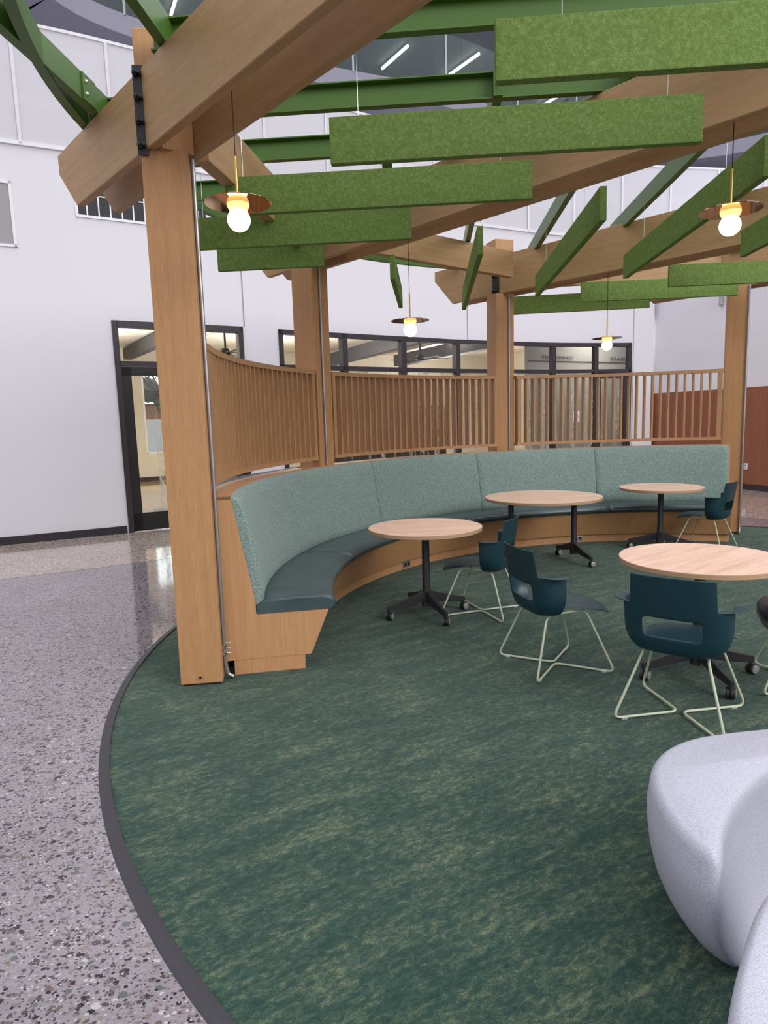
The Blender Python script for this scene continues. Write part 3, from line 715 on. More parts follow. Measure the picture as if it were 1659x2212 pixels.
# ------------------------------------------------------------------ green steel above the beams
ZS=3.538; HS=.155
t=empty('steel_ring',(CB[0],CB[1],ZS),'green painted curved steel ring channel resting on the beam ends','steel channel')
bm=bmesh.new(); sweep_arc(bm,[(4.665,ZS),(4.722,ZS),(4.722,ZS+.01),(4.675,ZS+.01),(4.675,ZS+HS-.01),(4.722,ZS+HS-.01),(4.722,ZS+HS),(4.665,ZS+HS)],CB,40,245,120); obj('channel', bm, STEEL, t)
for ang in (129,134):
    for k in (-1,1):
        bm=bmesh.new(); lathe(bm,[(0,0),(.014,0),(.014,.02),(0,.024)],(CB[0]+4.66*cos(radians(ang+k*.7)),CB[1]+4.66*sin(radians(ang+k*.7)),ZS+.07),6,Matrix.Rotation(radians(ang),4,'Z')@Matrix.Rotation(-pi/2,4,'Y')); obj('bolt', bm, DSTEEL, t)
ta=radians(4.3); gu=Vector((cos(ta),-sin(ta),0)); gv=Vector((sin(ta),cos(ta),0))
def gp(u,v,z=0): p=gu*u+gv*v; return Vector((p.x,p.y,z))
def channel(u0,v0,u1,v1,side,lab,splice=None):
    """C channel from (u0,v0) to (u1,v1); flanges point to +side (left of direction) """
    zo=ZS+(.0 if abs(v1-v0)<1e-6 else .004); a=gp(u0,v0,zo); b=gp(u1,v1,zo); d=(b-a); L=d.length; d.normalize(); n=Vector((-d.y,d.x,0))*side
    f=.055; tk=.008; prof=[(0,0),(f,0),(f,tk),(tk,tk),(tk,HS-tk),(f,HS-tk),(f,HS),(0,HS)]
    bm=bmesh.new(); extrude_profile(bm,prof,a,n,(0,0,1),d,L); t=obj('steel_channel', bm, STEEL); tag(t,lab,'steel channel','green steel channels over the pavilion')
    if splice is not None:
        s=splice; p=a+d*s; bm=bmesh.new(); Rz=atan2(d.y,d.x); box(bm,p-n*.006+Vector((0,0,HS/2)),(.16,.01,HS*.98),Rz); sp=obj('splice_plate', bm, STEEL, t)
        for zz in (.04,.11):
            bm=bmesh.new(); bmesh.ops.create_icosphere(bm,subdivisions=2,radius=.013,matrix=Matrix.Translation(p+d*-.045-n*.012+Vector((0,0,zz)))); obj('bolt', bm, CHROME, sp, True)
    return t
def uo(off_,v):  # u for which the across-beam offset is off_
    # off = (gu*u+gv*v).bn
    return (off_-gv.dot(bn)*v)/gu.dot(bn)
def ring_u(v,sgn=-1,R=4.66):
    c=Vector((CB[0],CB[1],0)); cu,cv=c.dot(gu),c.dot(gv); return cu+sgn*sqrt(max(R*R-(v-cv)**2,0))
gl=['steel channel crossing overhead, nearest of the level green ones at the top','second level green steel channel from the top, above the second felt baffle',
    'third level green steel channel from the top, left of the second felt baffle','fourth level green steel channel, just right of the foreground post']
for k,v in enumerate((2.94,3.72,4.50,5.25,6.02,6.8)):
    u0=max(uo(1.66,v),ring_u(v)); u1=uo(4.22,v)
    lab='green '+gl[k-1] if 1<=k<=4 else ('green steel channel crossing overhead near the top right edge' if k==0 else 'green steel channel hidden mostly behind the lower felt baffles')
    channel(u0,v,u1,v,-1,lab)
dl=['green steel channel sloping steeply down to the second cross beam','pale lit steel channel slanting left of the tallest slanted baffle','wide pale steel channel slanting down in front of the balcony','steel channel slanting at the right edge beyond the second beam']
for k,u in enumerate((-.34,.42,1.255,2.06,2.86,3.66)):
    # solve v range from offset 3.45 to 7.2
    def vo(o_): return (o_-gu.dot(bn)*u)/gv.dot(bn)
    v0=vo(3.45 if k<2 else 3.9); v1=min(vo(7.2), CB[1]+sqrt(max(4.6**2-(u-2.4)**2,0)))
    lab=['short green steel channel between the first pair of level baffles, seen end on']+dl+['steel channel farthest right beyond the second beam']
    channel(u,v0,u,v1,-1,lab[k])
    if 0<=k<=3:
        pass
channel(-1.31,1.9,-1.31,3.98,1,'green steel channel running up from the nearest timber beam at top left')
channel(-2.03,3.10,-2.03,4.85,1,'green steel channel with a bolted splice joining the curved ring at top left',1.1)
# ------------------------------------------------------------------ felt baffles
def baffle(p0,p1,lab,z0=2.97,h=.235,cables=(.12,.88),grp='green felt baffles hanging under the pavilion',czt=3.54,th=.05):
    p0=Vector(p0);p1=Vector(p1); d=p1-p0; L=d.length; c=(p0+p1)/2
    bm=bmesh.new(); box(bm,(0,0,h/2),(L,th,h),0,.004)
    o=obj('felt_baffle', bm, FELT, None, base=False); o.location=(c.x,c.y,z0); o.rotation_euler=(0,0,atan2(d.y,d.x)); tag(o,lab,'baffle',grp)
    for k in cables:
        bm=bmesh.new(); x=(k-.5)*L; tube(bm,[(x,0,h-.005),(x,0,czt-z0)],.0014,6); w=obj('cable', bm, WIRE, None, base=False); w.parent=o
    return o
def vcap(u,v): return u
def lv(v,o0,o1,lab,R=4.5,cables=(.12,.88)):
    u0=uo(o0,v); u0=max(u0,ring_u(v,-1,R)); u1=uo(o1,v); return baffle(gp(u0,v),gp(u1,v),lab,cables=cables)
lv(3.02,2.36,3.72,'topmost and nearest level green felt baffle, cut by the right edge',cables=(.14,.9))
lv(3.80,2.35,3.71,'second level green felt baffle from the top, its right end before the beam',cables=(.08,.91))
lv(4.57,2.33,3.73,'third level green felt baffle from the top, behind the nearest hanging lamp',cables=(.06,.9))
lv(5.38,2.45,3.75,'fourth level green felt baffle from the top, touching the foreground post in view')
lv(6.14,3.03,3.73,'lowest and shortest of the level green felt baffles beside the foreground post')
def sl(u,va,vb,lab,**k): return baffle(gp(u,va),gp(u,vb),lab,**k)
sl(-.355,6.81,8.58,'small narrow slanted felt baffle just left of the second hanging lamp',cables=(.3,))
sl(.445,5.98,8.93,'narrow upright looking slanted felt baffle before the second cross beam',cables=(.88,.2))
sl(1.26,5.13,8.15,'slanted green felt baffle left of centre over the third screen',cables=(.8,.2))
sl(2.035,4.37,7.33,'widest slanted green felt baffle, running to the upper right edge behind a lamp',cables=(.8,.2))
sl(2.87,3.6,6.57,'slanted green felt baffle at the right edge under the lamp disc',cables=(.8,.2))
def far(v,o0,o1,lab):
    u0=uo(o0,v);u1=uo(o1,v); return baffle(gp(u0,v),gp(u1,v),lab,czt=3.2)
baffle(gp(1.15,9.5),gp(2.93,9.40),'lowest far felt baffle, behind the post between second and third screens',czt=3.3)
far(8.71,7.53,8.85,'middle one of the three far felt baffles before the rightmost post')
far(7.92,7.52,8.9,'nearest of the three far felt baffles, cut by the right edge')

# ------------------------------------------------------------------ hanging lamps
def lamp(x,y,zc,lab,first=None):
    t=empty('pendant_lamp',(x,y,zc),lab,'pendant lamp','brass pendant lamps with glowing globes')
    if first is not None:
        for ch in first.children:
            if ch.name.startswith('cord'): continue
            c=ch.copy(); COL.objects.link(c); c.parent=t
    else:
        bm=bmesh.new(); bmesh.ops.create_uvsphere(bm,u_segments=32,v_segments=20,radius=.057,matrix=Matrix.Translation((x,y,zc))); obj('globe', bm, GLOBE, t, True, 80)
        bm=bmesh.new(); lathe(bm,[(0,.030),(.030,.034),(.045,.046),(.054,.064),(.056,.076),(0,.076)],(x,y,zc),32); obj('cup', bm, CUP, t, True, 50)
        bm=bmesh.new(); lathe(bm,[(0,.0765),(.163,.0765),(.165,.0785),(.163,.0805),(0,.0805)],(x,y,zc),64); obj('disc', bm, BRASS, t, True, 30)
        bm=bmesh.new(); tube(bm,[(x,y,zc+.08),(x,y,zc+.30)],.0065,10); obj('rod', bm, ROD, t, True)
    bm=bmesh.new(); tube(bm,[(x,y,zc+.30),(x,y,3.5)],.0028,6); obj('cord', bm, CORD, t)
    return t
L1=lamp(-.681,3.502,2.61,'pendant lamp with copper disc and glowing globe right of the foreground post')
lamp(.274,5.882,2.355,'smaller looking pendant lamp before the second slatted screen, below the narrow baffles',L1)
lamp(1.995,3.916,2.619,'pendant lamp with copper disc near the upper right edge over a wide baffle',L1)
lamp(2.575,7.686,2.352,'farthest pendant lamp, hanging before the third slatted screen',L1)

# ------------------------------------------------------------------ slatted screens
def screen(a0,a1,lab,n=27):
    am=radians((a0+a1)/2); t=empty('slatted_screen',(CB[0]+3.97*cos(am),CB[1]+3.97*sin(am),1.165),lab,'screen','curved slatted screens behind the bench')
    R=3.97
    for nm,z0,z1 in (('bottom_rail',1.218,1.252),('top_rail',2.06,2.10)):
        bm=bmesh.new(); sweep_arc(bm,[(R-.047,z0),(R+.047,z0),(R+.047,z1),(R-.047,z1)],CB,a0,a1,30); obj(nm, bm, SLATW, t)
    bm=bmesh.new()
    for i in range(n):
        a=radians(a0+(a1-a0)*(i+.5)/n); box(bm,(CB[0]+R*cos(a),CB[1]+R*sin(a),1.656),(.088,.020,.815),a)
    obj('slat_panel', bm, SLATW, t)
    for a_ in (a0+.35,a1-.35):
        a=radians(a_); obj('end_stile', box(bmesh.new(),(CB[0]+R*cos(a),CB[1]+R*sin(a),1.656),(.09,.03,.815),a), SLATW, t)
screen(151.8,188.2,'slatted wooden screen between the foreground post and the second post')
screen(109.95,147.6,'slatted wooden screen between the second and third posts')
screen(68.1,106.1,'slatted wooden screen between the third post and the far right post, rust wall behind')

# ------------------------------------------------------------------ curved bench
bench=empty('curved_bench',(CB[0]-3.0,CB[1]+2.2,0),'long curved oak banquette with seafoam back cushions and dark vinyl seats','bench')
A0_,A1_=66.6,190.33
bm=bmesh.new(); sweep_arc(bm,[(3.383,.098),(3.26,.384),(3.72,.384),(3.80,.9),(3.842,1.135),(3.93,1.135),(3.93,.098)],CB,A0_+.25,A1_-.25,110); obj('carcass', bm, OAK, bench, True, 30)
bm=bmesh.new(); sweep_arc(bm,[(3.425,.001),(3.425,.098),(3.877,.098),(3.877,.001)],CB,A0_+.15,A1_-.05,110); obj('toe_kick', bm, OAK, bench, True, 30)
bm=bmesh.new(); sweep_arc(bm,[(3.836,1.135),(3.836,1.157),(3.94,1.157),(3.94,1.135)],CB,A0_,A1_,110); obj('top_ledge', bm, OAK, bench, True, 30)
for a0,a1 in ((68.4,105.8),(110.4,147.6),(152.2,188.0)):
    bm=bmesh.new(); sweep_arc(bm,[(3.94,1.135),(3.94,1.157),(4.035,1.157),(4.035,1.135)],CB,a0,a1,40); obj('rear_ledge', bm, OAK, bench, True, 30)
    bm=bmesh.new(); sweep_arc(bm,[(4.035,1.10),(4.035,1.145),(4.215,1.145),(4.215,1.10)],CB,a0,a1,40); o=obj('counter_strip', bm, BLACK, bench, True, 30); o['label']='black counter strip'
    bm=bmesh.new(); sweep_arc(bm,[(3.93,.0),(3.93,1.135),(4.02,1.135),(4.02,.0)],CB,a0,a1,40); obj('rear_panel', bm, OAK, bench, True, 30)
for a0,a1 in ((A0_,A0_+.26),(A1_-.26,A1_)):
    bm=bmesh.new(); sweep_arc(bm,[(3.383,.098),(3.26,.384),(3.723,.384),(3.723,.47),(3.84,1.155),(3.925,1.155),(3.925,.098)],CB,a0,a1,1); obj('end_panel', bm, OAK, bench)
step=(A1_-A0_)/5
def pillow(prof, edge, amt):
    rc=sum(p[0] for p in prof)/len(prof); zc=sum(p[1] for p in prof)/len(prof)
    def f(t,i,p):
        d=min(t,1-t)/edge
        k=1 if d>=1 else sqrt(max(0,1-(1-d)**2))
        r,z=p; w=amt*(1-k)
        return (r+(w if i in SEATF else 0), z-(w if i in SEATT else 0))
    return f
bprof=[(3.722,.44),(3.690,.445),(3.668,.475),(3.665,.53),(3.690,.70),(3.722,.90),(3.756,1.06),(3.778,1.125),(3.805,1.155),(3.836,1.156),(3.836,1.13),(3.80,.9)]
sprof=[(3.72,.386),(3.245,.386),(3.222,.394),(3.207,.412),(3.204,.430),(3.212,.450),(3.235,.467),(3.30,.479),(3.45,.483),(3.60,.478),(3.70,.466),(3.72,.45)]
for k in range(5):
    a0=A0_+.27+(k*step if k else 0) if k==0 else A0_+k*step; a1=A0_+(k+1)*step-(.27 if k==4 else 0)
    SEATF=set(range(1,9)); SEATT={8,9}
    f=pillow(bprof,.035,.022)
    bm=bmesh.new(); sweep_arc(bm,bprof,CB,a0+.04,a1-.04,64,True,f); obj('back_cushion', bm, FABRIC, bench, True, 50)
    SEATF={2,3,4,5,6}; SEATT={5,6,7,8,9,10}
    f=pillow(sprof,.03,.012)
    bm=bmesh.new(); sweep_arc(bm,sprof,CB,a0+.03,a1-.03,64,True,f); obj('seat_cushion', bm, LEATHER, bench, True, 50)
for a_ in (139.5,96.9):
    a=radians(a_); rr=3.419; bm=bmesh.new(); box(bm,(CB[0]+rr*cos(a),CB[1]+rr*sin(a),.052),(.010,.115,.062),a,.002); o=obj('power_outlet', bm, GALV, bench)
    for s in (-1,1): obj('socket', box(bmesh.new(),(CB[0]+(rr-.006)*cos(a)-sin(a)*.026*s,CB[1]+(rr-.006)*sin(a)+cos(a)*.026*s,.052),(.004,.034,.034),a), BLACK, o)

# ------------------------------------------------------------------ tables
def build_base(t, x, y, legs, ztop, prefix=''):
    bm=bmesh.new(); lathe(bm,[(.044,.085),(.042,.10),(.036,.20),(.032,.22),(.030,ztop-.02),(.05,ztop-.012),(.05,ztop)],(x,y,0),24); obj('column', bm, TBLK, t, True, 40)
    for ang in legs:
        a=radians(ang); d=Vector((cos(a),sin(a),0)); n=Vector((-d.y,d.x,0)); bm=bmesh.new()
        secs=[(.02,.210,.125,.026),(.10,.182,.108,.022),(.24,.138,.086,.019),(.35,.112,.076,.016)]
        rings=[]
        for s,zt,zb,w in secs:
            c=Vector((x,y,0))+d*s
            rings.append([bm.verts.new(c+n*(-w)+Vector((0,0,zb))),bm.verts.new(c+n*w+Vector((0,0,zb))),bm.verts.new(c+n*w*.8+Vector((0,0,zt))),bm.verts.new(c-n*w*.8+Vector((0,0,zt)))])
        bm.faces.new(rings[0]); bm.faces.new(rings[-1][::-1])
        for A,Bq in zip(rings[:-1],rings[1:]):
            for i in range(4): bm.faces.new((A[i],A[(i+1)%4],Bq[(i+1)%4],Bq[i]))
        bmesh.ops.bevel(bm, geom=list(bm.edges), offset=.004, segments=2, affect='EDGES'); obj('leg', bm, TBLK, t)
        p=Vector((x,y,0))+d*.335; wa=ang*1.7; w=Vector((cos(radians(-75+ang*.15)),sin(radians(-75+ang*.15)),0)); fwd=Vector((-w.y,w.x,0)); wc=p+fwd*.012
        bm=bmesh.new(); tube(bm,[p+Vector((0,0,.085)),p+Vector((0,0,.05))],.010,10)
        R=Matrix.Rotation(atan2(w.y,w.x),4,'Z')@Matrix.Rotation(pi/2,4,'Y')
        lathe(bm,[(0,-.026),(.026,-.026),(.033,-.020),(.033,-.006),(.022,-.003),(.022,.003),(.033,.006),(.033,.020),(.026,.026),(0,.026)],wc+Vector((0,0,.034)),24,R)
        c=obj('caster', bm, WHEEL, t, True, 40)
        for s in (-1,1):
            bm=bmesh.new(); lathe(bm,[(0,-.001),(.026,-.001),(.027,.001),(.023,.003),(0,.0035)],wc+w*.0265*s+Vector((0,0,.034)),20,R if s>0 else R@Matrix.Rotation(pi,4,'X')); obj('hub_cap', bm, HUB, c, True)
def table(x,y,r,rot,lab,legs,two=False,grain=0):
    t=empty('round_table',(0,0,0),lab,'table','round laminate tables on black caster bases')
    bm=bmesh.new(); lathe(bm,[(0,.735),(r-.004,.735),(r-.002,.737),(0,.737)],(0,0,0),96); tp=obj('tabletop', bm, TOP, t, True, 30); tp.rotation_euler=(0,0,radians(grain-rot))
    bm=bmesh.new(); lathe(bm,[(0,.707),(r-.003,.707),(r,.710),(r,.734),(r-.0035,.7365),(0,.7355)],(0,0,0),96); e_=obj('edge_band', bm, TOPEDGE, t, True, 30)
    if not two:
        bm=bmesh.new(); box(bm,(0,0,.700),(.42,.42,.012),.3); obj('mounting_plate', bm, TBLK, t); build_base(t,0,0,[l-rot for l in legs],.695)
    else:
        for s in (-1,1):
            bm=bmesh.new(); box(bm,(s*.375,0,.698),(.10,.5,.016)); obj('mounting_plate', bm, TBLK, t); build_base(t,s*.375,0,(90,-90),.69)
    t.location=(x,y,0); t.rotation_euler=(0,0,radians(rot)); return t
table(.3266,5.284,.457,22,'round wood topped table on a black caster base, nearest the bench at left',(22,112,202,292),grain=2)
table(1.70,7.04,.61,15.5,'largest round table, wood top on two black columns, at the middle of the bench',(),True,grain=12)
table(3.195,7.60,.457,-25,'smallest looking round table at the far right of the bench',(65,155,245,335),grain=20)
table(1.86,3.84,.457,5,'round wood topped table at the right edge with a chair pushed up to it',(3,93,186,275),grain=38)

# ------------------------------------------------------------------ chairs
def shell_mesh():
    bm=bmesh.new()
    NS=28; zrow=[.388,.394,.405,.425,.455,.48,.515,.555,.58,.61,.632,.640,.648,.69,.73,.765,.792,.800]
    def plan(s,z):
        # s in [-1,1]; bowl that opens with height
        k=min(1,max(0,(z-.385)/.135)); k=sqrt(1-(1-k)**2)
        a=.158+.097*k; b=.080+.045*k; y0=-.110+.002*k
        th=s*2.35
        if abs(th)<=pi/2:
            x=a*math.copysign(abs(sin(th))**.72,th); y=y0-b*abs(cos(th))**.72
        else:
            e=(abs(th)-pi/2)/(2.35-pi/2); x=math.copysign(a,th)*(1-.02*e); y=y0+e*(.035+.01*k)
        lean=max(0,z-.50)*.17
        return x,y-lean*(1 if abs(th)<1.3 else max(0,1-(abs(th)-1.3)/.5))
    SB=1.02/2.35*1.0
    cols=[-1+2*i/NS for i in range(NS+1)]
    def s_at(x,z):  # s so that plan x = x
        lo,hi=0,1
        for _ in range(30):
            m=(lo+hi)/2
            if plan(m,z)[0]<x: lo=m
            else: hi=m
        return lo
    V={}
    sb=s_at(.205,.64)
    pos=[0,.16,.30,.44,.58,.72,.86,1]; cs=[-(sb+(1-sb)*p) for p in pos[::-1]]+[sb*q for q in (-.86,-.7,-.54,-.25,0,.25,.54,.7,.86)]+[sb+(1-sb)*p for p in pos]
    n=len(cs); ib0=cs.index(-sb); ib1=cs.index(sb)
    for j,z in enumerate(zrow):
        for i,s in enumerate(cs):
            if z>.641 and (i<ib0 or i>ib1): continue
            ss=s
            x,y=plan(ss,z)
            if z>.641 and ib0<=i<=ib1:
                f=1-.03*(z-.64)/.16; x*=f
            V[(i,j)]=bm.verts.new((x,y,z))
    jh0,jh1=5,8   # hole rows .48-.58
    hx=[i for i in range(n) if abs(plan(cs[i],.52)[0])<=.150]
    h0,h1=min(hx),max(hx)
    for j in range(len(zrow)-1):
        for i in range(n-1):
            ks=[(i,j),(i+1,j),(i+1,j+1),(i,j+1)]
            if not all(k in V for k in ks): continue
            if jh0<=j<jh1 and h0<=i<h1: continue
            bm.faces.new([V[k] for k in ks])
    # armrest flanges
    ja=zrow.index(.640)
    for rng in (range(0,ib0),range(ib1,n-1)):
        for i in rng:
            def fl(ii):
                v=V[(ii,ja)].co; sgn=1 if v.x>0 else -1
                e=min(1,abs(ii-(ib0 if sgn<0 else ib1))/2.5)
                return (v.x+sgn*.062*e, v.y+.0*e, v.z+.003*e)
            if (i,'f') not in V: V[(i,'f')]=bm.verts.new(fl(i))
            if (i+1,'f') not in V: V[(i+1,'f')]=bm.verts.new(fl(i+1))
            for q in (i,i+1):
                if (q,'g') not in V:
                    a_c,b_c=V[(q,ja)].co,V[(q,'f')].co; V[(q,'g')]=bm.verts.new(a_c.lerp(b_c,.14))
            bm.faces.new((V[(i,ja)],V[(i+1,ja)],V[(i+1,'g')],V[(i,'g')]))
            bm.faces.new((V[(i,'g')],V[(i+1,'g')],V[(i+1,'f')],V[(i,'f')]))
    # seat
    ys=[-.17,-.11,-.04,.03,.10,.17,.225,.262,.287]
    xs_=[-1,-.82,-.5,0,.5,.82,1]
    W={}
    for j,y in enumerate(ys):
        t=j/(len(ys)-1); hw=.15+.06*min(1,t*1.8)+.03*max(0,t-.5)
        for i,u in enumerate(xs_):
            z=.400+.035*min(1,max(0,(y+.17)/.25)) ; z-= .030*max(0,(y-.17)/.115)**2
            z+= -.030*abs(u)**2.2*min(1,max(0,(y-.02)/.15)) + .012*abs(u)**3*(1 if y<.0 else 0)
            yy=y-.035*abs(u)**2.5*t
            W[(i,j)]=bm.verts.new((u*hw,yy,z))
    for j in range(len(ys)-1):
        for i in range(len(xs_)-1): bm.faces.new((W[(i,j)],W[(i+1,j)],W[(i+1,j+1)],W[(i,j+1)]))
    # pan joining bowl rim to the seat
    ring=[V[(i,0)] for i in range(n)]
    c=bm.verts.new((0,-.08,.386))
    for i in range(n-1): bm.faces.new((ring[i],ring[i+1],c))
    me=finish(bm,'seat_shell',SHELL,True,60); return me
def make_chair(shell_mat=SHELL, padded=False):
    t=empty('shell_chair',(0,0,0))
    me=shell_mesh(); me.materials[0]=shell_mat
    o=bpy.data.objects.new('seat_shell',me); COL.objects.link(o); o.parent=t
    so=o.modifiers.new('th','SOLIDIFY'); so.thickness=.008; so.offset=0
    ss=o.modifiers.new('ss','SUBSURF'); ss.levels=1; ss.render_levels=2
    bm=bmesh.new(); box(bm,(0,-.06,.376),(.13,.10,.02),0,.006); obj('seat_mount', bm, BLACK, t)
    for s in (-1,1):
        pts=[(s*.150,-.135,.382),(s*.268,-.266,.012),(s*.008,0,.014),(s*.268,.266,.012),(s*.155,.125,.395)]
        path=fillet(pts,.048,7,True); bm=bmesh.new(); tube(bm,path,.0072,10,True); obj('wire_frame', bm, FRAMEC, t, True, 60)
        for y in (-1,1):
            bm=bmesh.new(); box(bm,(s*.222,y*.220,.006),(.034,.016,.012),atan2(y,s),.003); obj('glide', bm, CLEAR, t)
    return t
def place(t,x,y,fwd): t.location=(x,y,0); t.rotation_euler=(0,0,radians(fwd-90))
ch=make_chair(); tag(ch,'dark teal shell chair seen from behind, pushed up to the table at the right edge','chair','teal shell chairs with pale green wire legs'); place(ch,1.54,3.35,53)
dup(ch,(1.067,4.11,0),radians(15-90),'dark teal shell chair standing free in the middle, facing right')
dup(ch,(.784,5.33,0),radians(153.5-90),'dark teal shell chair facing the left round table')
dup(ch,(3.68,7.50,0),radians(135-90),'dark teal shell chair by the far right table, before the bench end')
g=make_chair(GREYS); tag(g,'dark grey chair cut off at the right edge, behind the rightmost table','chair'); place(g,2.43,3.66,156)
bm=bmesh.new()
sec=[]
for k in range(40):
    a=2*pi*k/40; sec.append((.225*math.copysign(abs(cos(a))**.8,cos(a)), .05+.235*math.copysign(abs(sin(a))**.8,sin(a))))
rings=[]
for (sc_k,z) in ((.70,.395),(.90,.405),(1.0,.43),(1.0,.455),(.93,.478),(.75,.487)):
    rings.append([bm.verts.new((x*sc_k,.05+(y-.05)*sc_k,z)) for x,y in sec])
bm.faces.new(rings[0][::-1]); bm.faces.new(rings[-1])
for A,Bq in zip(rings[:-1],rings[1:]):
    for i in range(40): bm.faces.new((A[i],A[(i+1)%40],Bq[(i+1)%40],Bq[i]))
me=finish(bm,'seat_pad',GREYS,True,70); o=bpy.data.objects.new('seat_pad',me); COL.objects.link(o); o.parent=g

# ------------------------------------------------------------------ sculpted lounges at the lower right
def lounge(name,rim,foot,z,lab,dish=.0,seam=True):
    """rim/foot: matching closed outlines (lists of (x,y)); walls bulge between them"""
    n=len(rim); R=smooth_closed([(x,y,0) for x,y in rim],5); F=smooth_closed([(x,y,0) for x,y in foot],5); m=len(R)
    cx_=sum(p.x for p in R)/m; cy_=sum(p.y for p in R)/m
    area_=sum(R[i].x*R[(i+1)%m].y-R[(i+1)%m].x*R[i].y for i in range(m)); sgn=1 if area_>0 else -1
    for _ in range(9):
        R=[(R[i-1]+R[i]*2+R[(i+1)%m])/4 for i in range(m)]
    bm=bmesh.new(); rings=[]
    # from foot up to rim, then inwards over the top
    for k,zz in ((0,.005),(.25,.03),(.5,.075),(.74,.13),(.93,.20),(1.04,.27),(1.06,.33),(1.0,z-.055)):
        rings.append([bm.verts.new((F[i].x*(1-k)+R[i].x*k, F[i].y*(1-k)+R[i].y*k, zz)) for i in range(m)])
    for ins,zz in ((.002,z-.030),(.007,z-.014),(.015,z-.004),(.025,z)):
        ring=[]
        for i in range(m):
            nx=R[(i+1)%m]-R[i-1]; nn=Vector((-nx.y,nx.x,0)).normalized()*sgn
            ring.append(bm.verts.new((R[i].x+nn.x*ins,R[i].y+nn.y*ins,zz)))
        rings.append(ring)
    for ring,it in zip(rings[-5:],(0,2,5,10,18)):
        P_=[v.co.copy() for v in ring]
        for _ in range(it):
            P_=[(P_[(i-1)%m]+P_[i]*2+P_[(i+1)%m])/4 for i in range(m)]
        for v,q in zip(ring,P_): v.co=q
    last=[v.co.copy() for v in rings[-1]]
    for k,zz in (((.85,z-.001-dish*.3),(.6,z-.003-dish*.8),(.3,z-.004-dish)) if dish else ()):
        rings.append([bm.verts.new((cx_+(p.x-cx_)*k, cy_+(p.y-cy_)*k, zz)) for p in last])
    for A,Bq in zip(rings[:-1],rings[1:]):
        for i in range(m): bm.faces.new((A[i],A[(i+1)%m],Bq[(i+1)%m],Bq[i]))
    bm.faces.new(rings[0][::-1]); bm.faces.new(rings[-1])
    o=obj(name,bm,SPECK,None,True,70); tag(o,lab,'lounge seat'); return o
rim=[(.838,1.62),(.806,1.73),(.805,1.86),(.832,2.02),(.905,2.165),(1.05,2.285),(1.25,2.33),(1.55,2.355),(1.85,2.41),(2.05,2.36),(2.10,2.24),(1.95,2.17),(1.72,2.17),(1.46,2.15),(1.23,2.045),(1.05,1.885),(.93,1.735),(.882,1.63)]
foot=[(.975,1.715),(.935,1.77),(.915,1.88),(.92,2.01),(.975,2.12),(1.09,2.20),(1.27,2.24),(1.55,2.27),(1.82,2.32),(1.98,2.30),(2.0,2.24),(1.92,2.19),(1.72,2.16),(1.46,2.10),(1.24,1.98),(1.10,1.85),(1.03,1.755),(1.0,1.72)]
lounge('sculpted_lounge',rim,foot,.42,'pale speckled moulded lounge seat with a pointed curved rim at the lower right')
rim=[(.60,1.05),(.645,1.16),(.705,1.25),(.77,1.335),(.86,1.45),(.965,1.545),(1.12,1.60),(1.35,1.58),(1.5,1.4),(1.5,1.1),(1.3,.85),(.95,.75),(.68,.85)]
cxx,cyy=1.05,1.15
foot=[(cxx+(x-cxx)*.85,cyy+(y-cyy)*.85) for x,y in rim]
lounge('sculpted_lounge',rim,foot,.42,'second pale speckled moulded lounge, nearest, cut by the lower right corner',dish=.05)

# equipment and a seat faintly visible behind the perforated railing
def tubes(name,paths,r,mat,parent):
    bm=bmesh.new()
    for p in paths: tube(bm,fillet(p,.08,5),r,8)
    return obj(name,bm,mat,parent,True)
bk=BLACK
def bike(x,y,lab):
    t=empty('exercise_machine',(x,y,5.99),lab,'exercise machine','exercise machines behind the balcony railing')
    tubes('frame',[[(x-.5,y,6.05),(x+.5,y,6.05)],[(x-.3,y,6.05),(x-.1,y,6.7),(x-.35,y,7.05)],[(x+.35,y,6.05),(x+.15,y,6.9),(x+.3,y,7.25)]],.04,bk,t)
    tubes('handlebar',[[(x+.3,y-.25,7.12),(x+.3,y+.25,7.12)],[(x+.3,y,7.12),(x+.05,y,7.2)]],.03,bk,t)
    bm=bmesh.new(); box(bm,(x-.35,y,7.08),(.28,.18,.06),0,.02); obj('saddle',bm,bk,t)
    bm=bmesh.new(); lathe(bm,[(0,-.03),(.26,-.03),(.28,0),(.26,.03),(0,.03)],(x+.25,y,6.32),24,Matrix.Rotation(pi/2,4,'X')); obj('flywheel',bm,bk,t,True)
bike(5.1,16.3,'exercise machine faintly visible through the railing panel right of centre')
bike(6.9,16.8,'exercise machine faintly visible through the railing panel, right one')
def schair(x,y,lab):
    t=empty('lounge_chair',(x,y,5.99),lab,'chair'); 
    bm=bmesh.new(); box(bm,(x,y,6.4),(.55,.55,.12),.5,.04); obj('seat',bm,CEILW,t,True)
    bm=bmesh.new(); box(bm,(x-.05,y-.22,6.72),(.55,.10,.62),.5,.05); obj('backrest',bm,CEILW,t,True)
    bm=bmesh.new()
    for a in (-.2,.2):
        for c in (-.2,.2): tube(bm,[(x+a,y+c,5.995),(x+a,y+c,6.35)],.02,8)
    obj('leg_frame',bm,BLACK,t)
schair(-4.2,10.75,'grey lounge chair faintly visible behind the railing panel at upper left')
schair(-3.3,11.2,'grey lounge chair behind the railing panel nearest the foreground post')

# ------------------------------------------------------------------ light
w=bpy.data.worlds.new('overcast'); scene.world=w; w.use_nodes=True; nt=w.node_tree
bg=nt.nodes['Background']; tc=N(nt,'ShaderNodeTexCoord'); sx=N(nt,'ShaderNodeSeparateXYZ'); nt.links.new(tc.outputs['Generated'],sx.inputs[0])
mr=N(nt,'ShaderNodeMapRange'); mr.inputs[1].default_value=-1; mr.inputs[2].default_value=1; nt.links.new(sx.outputs[2],mr.inputs[0])
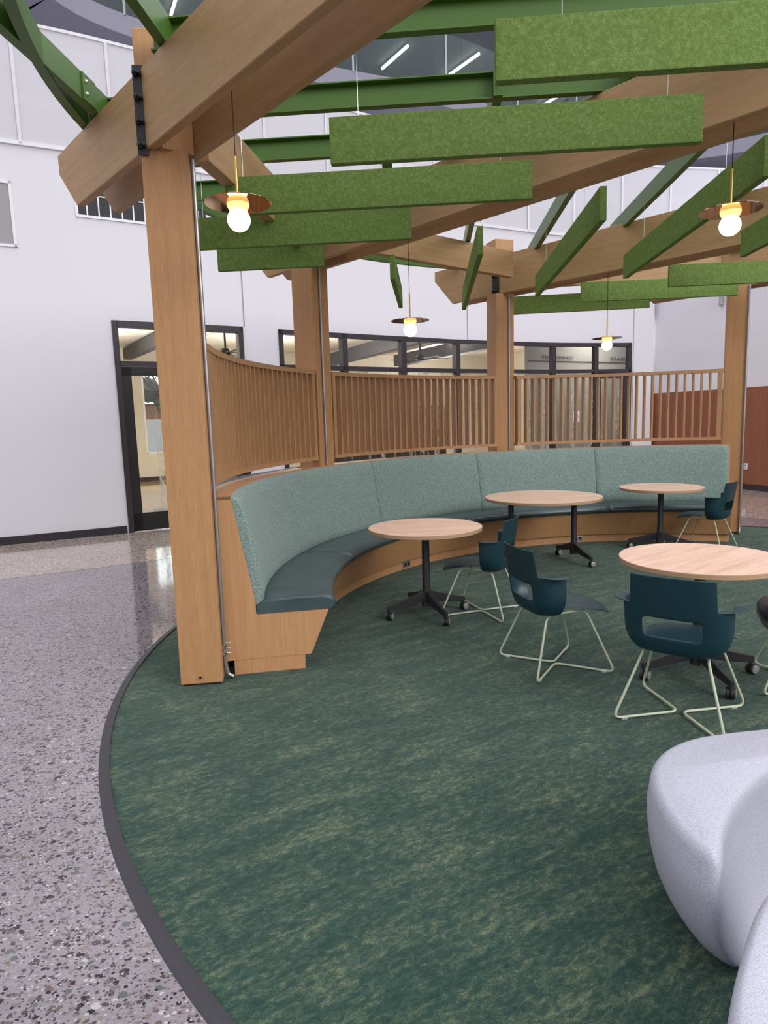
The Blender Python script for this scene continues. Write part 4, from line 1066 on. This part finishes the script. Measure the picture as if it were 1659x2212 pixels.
# towards the hall behind the viewer: dim interior near the horizon; above: overcast skylight; outdoors (+y): bright sky
ra_=ramp(nt,mr.outputs[0],[(.0,(.05,.05,.055)),(.49,(.14,.135,.145)),(.52,(.40,.40,.43)),(.62,(.68,.68,.73)),(.78,(1.0,1.0,1.06)),(1,(1.5,1.5,1.58))])
rb_=ramp(nt,mr.outputs[0],[(.0,(.05,.05,.055)),(.49,(.3,.3,.3)),(.505,(2.3,2.5,2.6)),(.7,(2.0,2.1,2.2)),(1,(1.5,1.5,1.58))])
my=N(nt,'ShaderNodeMapRange'); my.inputs[1].default_value=.45; my.inputs[2].default_value=.7; nt.links.new(sx.outputs[1],my.inputs[0])
nt.links.new(mixc(nt,my.outputs[0],ra_.outputs[0],rb_.outputs[0]),bg.inputs[0]); bg.inputs[1].default_value=1.0
def area(name,loc,size,energy,col,rot=(0,0,0),sy=None):
    l=bpy.data.lights.new(name,'AREA'); l.energy=energy; l.color=col; l.size=size
    if sy: l.shape='RECTANGLE'; l.size_y=sy
    o=bpy.data.objects.new(name,l); COL.objects.link(o); o.location=loc; o.rotation_euler=rot; return o
for s,n in ((0,4),(5,4),(11,5)):
    p=rp(s,n,3.8); area('room_fill_light',p,2.5,170,(1,.93,.84)); area('room_fill_uplight',rp(s,n+1.5,2.3),2.0,150,(1,.94,.86),(pi,0,0))  # added fill lights brighten the room and its ceiling; no fixtures there
area('room_fill_light',rp(11.5,.9,3.8),1.0,40,(1,.95,.85))  # same added fill, in front of the partition
d_=(Vector((0,6.5,1.5))-Vector((10,-5,8))); o=area('hall_fill_light',(10,-5,8),7,1000,(1,.985,.97)); o.rotation_euler=d_.to_track_quat('-Z','Y').to_euler()  # added unseen area light, brightens slat edges and baffles from the right
scene.view_settings.view_transform='Standard'; scene.view_settings.look='None'; scene.view_settings.gamma=1; scene.view_settings.use_curve_mapping=False
scene.view_settings.exposure=0.43
scene.cycles.max_bounces=8; scene.cycles.transparent_max_bounces=16
scene.cycles.use_denoising=True
